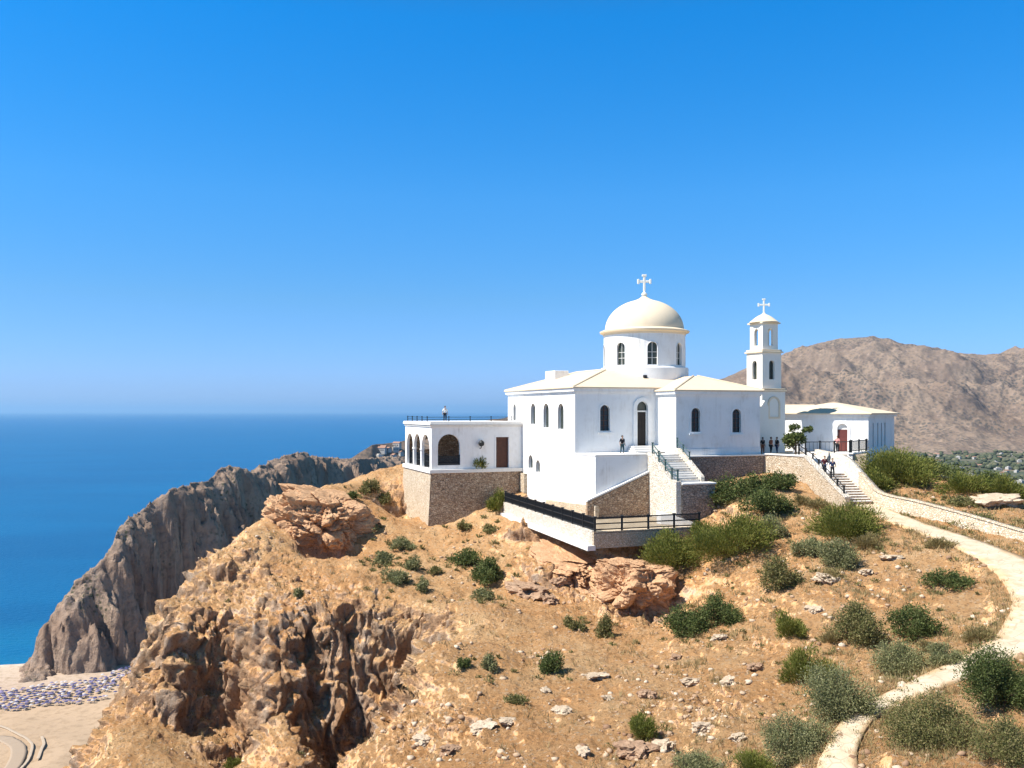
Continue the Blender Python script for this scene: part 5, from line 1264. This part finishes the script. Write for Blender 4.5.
V_ = np.stack([p0-sdv_*wd_-np.array([0,0,.05]), p0+sdv_*wd_-np.array([0,0,.05]), tip], 1)
M['dry_grass'] = leaf_mat('dry_grass_blade', [(.30,.22,.10),(.42,.32,.16),(.22,.17,.07),(.36,.26,.13)], .2)
o = link('dry_grass', mesh_np('dry_grass', V_.reshape(-1,3), np.arange(n*B_N*3).reshape(-1,3), M['dry_grass'])); tag(o, kind='stuff')

# ================================================================== PEOPLE
SKIN = plain('skin', (.42,.26,.18), .6, 0, .3)
def skin_obj(name, verts, edges, radii, mat, parent, root=0, sub=1):
    me = bpy.data.meshes.new(name); me.from_pydata(verts, edges, []); me.materials.append(mat)
    o = link(name, me, parent); sl_ = me.skin_vertices if len(me.skin_vertices) else None
    m = o.modifiers.new('skin', 'SKIN')
    if not len(me.skin_vertices):
        bm = bmesh.new(); bm.from_mesh(me); bm.verts.layers.skin.verify(); bm.to_mesh(me); bm.free()
    for i, sv in enumerate(me.skin_vertices[0].data):
        r_ = radii[i]; sv.radius = (r_, r_) if not isinstance(r_, tuple) else r_; sv.use_root = (i == root)
    m.use_smooth_shade = True
    if sub: s_ = o.modifiers.new('subsurf', 'SUBSURF'); s_.levels = sub; s_.render_levels = sub
    return o
def person(loc, rz, h, top, bottom, hair, label, step=.12, arm=(.18,.18), bend=0., group=None, skirt=False, fwd=(0.,0.)):
    t = empty('person', loc, rz, label, 'person', group); k_ = h/1.75
    V = []; E = []; Rr = []
    def a(p, r_, par=None):
        V.append(tuple(q*k_ for q in p)); Rr.append(r_*k_ if not isinstance(r_, tuple) else tuple(q*k_ for q in r_)); i = len(V)-1
        if par is not None: E.append((par, i))
        return i
    pel = a((0,0,.95), (.16,.12)); wa = a((0,-.01,1.12), (.135,.10), pel); ch = a((0,-.02-bend*.3,1.33), (.165,.115), wa); nb_ = a((0,-.02-bend*.5,1.47), .065, ch); nk = a((0,-.03-bend*.55,1.53), .055, nb_); hd_ = a((0,-.045-bend*.6,1.60), (.075,.085), nk); h2_ = a((0,-.045-bend*.6,1.68), (.078,.095), hd_); a((0,-.035-bend*.6,1.74), (.05,.06), h2_)
    nose = a((0,-.145-bend*.6,1.625), .014, hd_)
    arms = {}; legs = {}
    for s_, sw_, fw in ((-1, arm[0], fwd[0]), (1, arm[1], fwd[1])):
        sh_ = a((s_*.185,-.02-bend*.4,1.42), .06, ch); el_ = a((s_*(.22+sw_*.3),.03-fw*.25,1.15+fw*.05), .045, sh_); wr = a((s_*(.23+sw_*.35),-.06-fw*.45,.92+fw*.30), .032, el_); pm = a((s_*(.235+sw_*.35),-.085-fw*.5,.85+fw*.30), .036, wr)
        for f_ in range(4): b_ = a((s_*(.235+sw_*.35)+(f_-1.5)*.018,-.10-fw*.53,.785+fw*.30-abs(f_-1.5)*.006), .010, pm); a((s_*(.23+sw_*.35)+(f_-1.5)*.018,-.115-fw*.53,.745+fw*.30-abs(f_-1.5)*.012), .008, b_)
        a((s_*(.20+sw_*.35),-.12-fw*.5,.82+fw*.30), .011, pm); arms[s_] = (sh_, el_, wr)
        hp = a((s_*.10,0,.90), .10, pel); kn = a((s_*.11,-.02-s_*step*.5,.50), .065, hp); an_ = a((s_*.11,.03-s_*step,.09), .045, kn); a((s_*.12,-.13-s_*step,.035), .035, an_); legs[s_] = (hp, kn, an_)
    skin_obj('body', V, E, Rr, SKIN, t, 0, 1)
    def sub_(ids, edges, rad, nm, mt):
        skin_obj(nm, [V[i] for i in ids], [(ids.index(x), ids.index(y)) for x, y in edges], rad, mt, t, 0, 1)
    def up_(i, f_): r_ = Rr[i]; return tuple(q*f_ for q in r_) if isinstance(r_, tuple) else r_*f_
    ids = [ch, wa, pel, nb_]+[x for s_ in (-1,1) for x in arms[s_][:2]]
    sub_(ids, [(ch,wa),(wa,pel),(ch,nb_)]+[e for s_ in (-1,1) for e in ((ch,arms[s_][0]),(arms[s_][0],arms[s_][1]))], [up_(ch,1.15),up_(wa,1.25),up_(pel,1.12),up_(nb_,1.0)]+[up_(x,1.35) for s_ in (-1,1) for x in arms[s_][:2]], 'shirt', top)
    if skirt:
        mb = MB(); mb.lathe([(.15*k_,1.05*k_),(.2*k_,.85*k_),(.27*k_,.5*k_),(.25*k_,.48*k_)], n=14); q = mb.build('skirt', bottom, None, True, base=(0,0,0)); q.parent = t
    else:
        ids = [pel]+[x for s_ in (-1,1) for x in legs[s_]]
        sub_(ids, [e for s_ in (-1,1) for e in ((pel,legs[s_][0]),(legs[s_][0],legs[s_][1]),(legs[s_][1],legs[s_][2]))], [up_(pel,1.08)]+[up_(x,1.25) for s_ in (-1,1) for x in legs[s_]], 'trousers', bottom)
    bm = bmesh.new(); bmesh.ops.create_icosphere(bm, subdivisions=2, radius=1)
    for v in bm.verts:
        v.co = Vector((v.co.x*.098, v.co.y*.115+.012, v.co.z*.10+(.02 if v.co.z > 0 else 0)))*k_
        if v.co.y < -.04*k_ and v.co.z < .045*k_: v.co.y = -.03*k_
    me = bpy.data.meshes.new('hair'); bm.to_mesh(me); bm.free(); me.materials.append(hair); link('hair', me, t, Vector((0,-.03-bend*.6,1.68))*k_)
    return t
cl = lambda n, c: plain(n, c, .85, 0, .15)
BLK = cl('black_cloth', (.018,.02,.024)); NAVY = cl('navy_cloth', (.03,.045,.10)); MAR = cl('maroon_cloth', (.12,.022,.03)); PINK = cl('pink_cloth', (.62,.26,.24)); WHT = cl('white_cloth', (.7,.69,.66)); TEAL = cl('teal_grey_cloth', (.05,.09,.10)); DHAIR = cl('dark_hair', (.02,.014,.01)); BHAIR = cl('brown_hair', (.07,.038,.02)); RUST = cl('rust_cloth', (.26,.09,.05))
def ter(px, v): u = u_at(px, v); return lw(u, v, FL+.005)
person(ter(622.2, -3.6), .5, 1.74, BLK, TEAL, DHAIR, 'person in black top and dark trousers standing on the church terrace', .10)
person((26.35, 91.6, FZ+.005), 1.9, 1.72, RUST, BLK, DHAIR, 'person in rust brown top at the foot of the bell tower', .08)
person((27.15, 92.2, FZ+.005), -1.2, 1.70, BLK, NAVY, DHAIR, 'person in black just right of the rust brown top by the tower', .10)
person((25.9, 93.0, FZ+.005), .4, 1.66, BLK, RUST, BHAIR, 'person in dark top standing behind the pair at the tower door', .06)
tS = .56; a_ = sp_(tS, -.72); person((a_[0]+30.1, a_[1]+85, -6.02), 0.1, 1.76, MAR, NAVY, DHAIR, 'person in maroon top going down the lower stairs', .14, bend=.06)
a_ = sp_(.60, -.15); person((a_[0]+30.1, a_[1]+85, -6.2), -.1, 1.72, NAVY, BLK, DHAIR, 'person in navy top going down the lower stairs beside the maroon one', .12, bend=.05)
person(an2w(xd+.25, -2.6, FZ+.065), NA, 1.70, PINK, BLK, BHAIR, 'person in pink top in front of the red annex door', .05, fwd=(.6,.5))
person(lw(u_at(445, PV0+3.4), PV0+3.4, PT+.565), .3, 1.72, WHT, BLK, DHAIR, 'person in white top on the flat roof of the loggia', .05)
# ================================================================== CAMERA, SUN, SKY
cam = bpy.data.cameras.new('camera'); co = bpy.data.objects.new('camera', cam); COL.objects.link(co)
co.location = (0, 0, 0); co.rotation_euler = (R(90), 0, 0); cam.sensor_width = 36; cam.lens = F/1024*36; cam.shift_y = (HY-384)/1024
cam.clip_start = .5; cam.clip_end = 400000; S.camera = co
sd = Vector(SUN_DIR).normalized()
el = math.asin(sd.z); az = math.atan2(sd.x, sd.y)
sl = bpy.data.lights.new('sun', 'SUN'); sl.energy = SUN_E; sl.angle = R(.53); sl.color = (1, .955, .88)
so = bpy.data.objects.new('sun', sl); COL.objects.link(so); so.rotation_euler = sd.to_track_quat('Z', 'Y').to_euler()
w = bpy.data.worlds.new('World'); S.world = w; w.use_nodes = True; nt = w.node_tree
bg = nt.nodes['Background']; sk = nt.nodes.new('ShaderNodeTexSky'); sk.sky_type = 'NISHITA'; sk.sun_disc = False
sk.sun_elevation = el; sk.sun_rotation = az; sk.altitude = 150; sk.air_density = AIR; sk.dust_density = DUST; sk.ozone_density = OZONE
hs = nt.nodes.new('ShaderNodeHueSaturation'); hs.inputs['Saturation'].default_value = SKY_SAT; hs.inputs['Value'].default_value = 1.0
# the clear Mediterranean sky: deeper blue in view, unseen zenith warmed to take blue off shaded walls, blue rather than yellow at the horizon
tc = nt.nodes.new('ShaderNodeTexCoord'); sz = nt.nodes.new('ShaderNodeSeparateXYZ'); nt.links.new(tc.outputs['Generated'], sz.inputs[0])
rp = nt.nodes.new('ShaderNodeValToRGB'); e = rp.color_ramp.elements
for i, (p, c) in enumerate(SKY_TINT):
    if i > 1: e.new(p)
    e[i].position = p; e[i].color = (*c, 1)
mxs = nt.nodes.new('ShaderNodeMix'); mxs.data_type = 'RGBA'; mxs.blend_type = 'MULTIPLY'; mxs.inputs[0].default_value = 1.0
nt.links.new(sz.outputs[2], rp.inputs[0]); nt.links.new(sk.outputs[0], hs.inputs['Color']); nt.links.new(hs.outputs[0], mxs.inputs[6]); nt.links.new(rp.outputs[0], mxs.inputs[7]); nt.links.new(mxs.outputs[2], bg.inputs['Color']); bg.inputs['Strength'].default_value = SKY_E
if HAZE:
    x0, x1, y0, y1, z0, z1 = -95000, 95000, -3500, 165000, -156, 420
    hb = MB().box(x0, x1, y0, y1, z0, z1); mt = bpy.data.materials.new('haze_air'); mt.use_nodes = True; t_ = mt.node_tree
    t_.nodes.remove(t_.nodes['Principled BSDF']); pv_ = t_.nodes.new('ShaderNodeVolumePrincipled'); pv_.inputs['Density'].default_value = HAZE; pv_.inputs['Color'].default_value = (.38,.68,1.0,1); pv_.inputs['Anisotropy'].default_value = .2
    t_.links.new(pv_.outputs[0], t_.nodes['Material Output'].inputs['Volume'])
    ho = hb.build('haze', mt); tag(ho, kind='stuff')
S.view_settings.view_transform = 'Standard'; S.view_settings.look = 'None'; S.view_settings.gamma = 1; S.view_settings.use_curve_mapping = False
S.view_settings.exposure = EXPO
S.cycles.max_bounces = 6; S.cycles.diffuse_bounces = 4; S.cycles.glossy_bounces = 3; S.cycles.transmission_bounces = 2; S.cycles.volume_bounces = 0
S.cycles.use_denoising = True
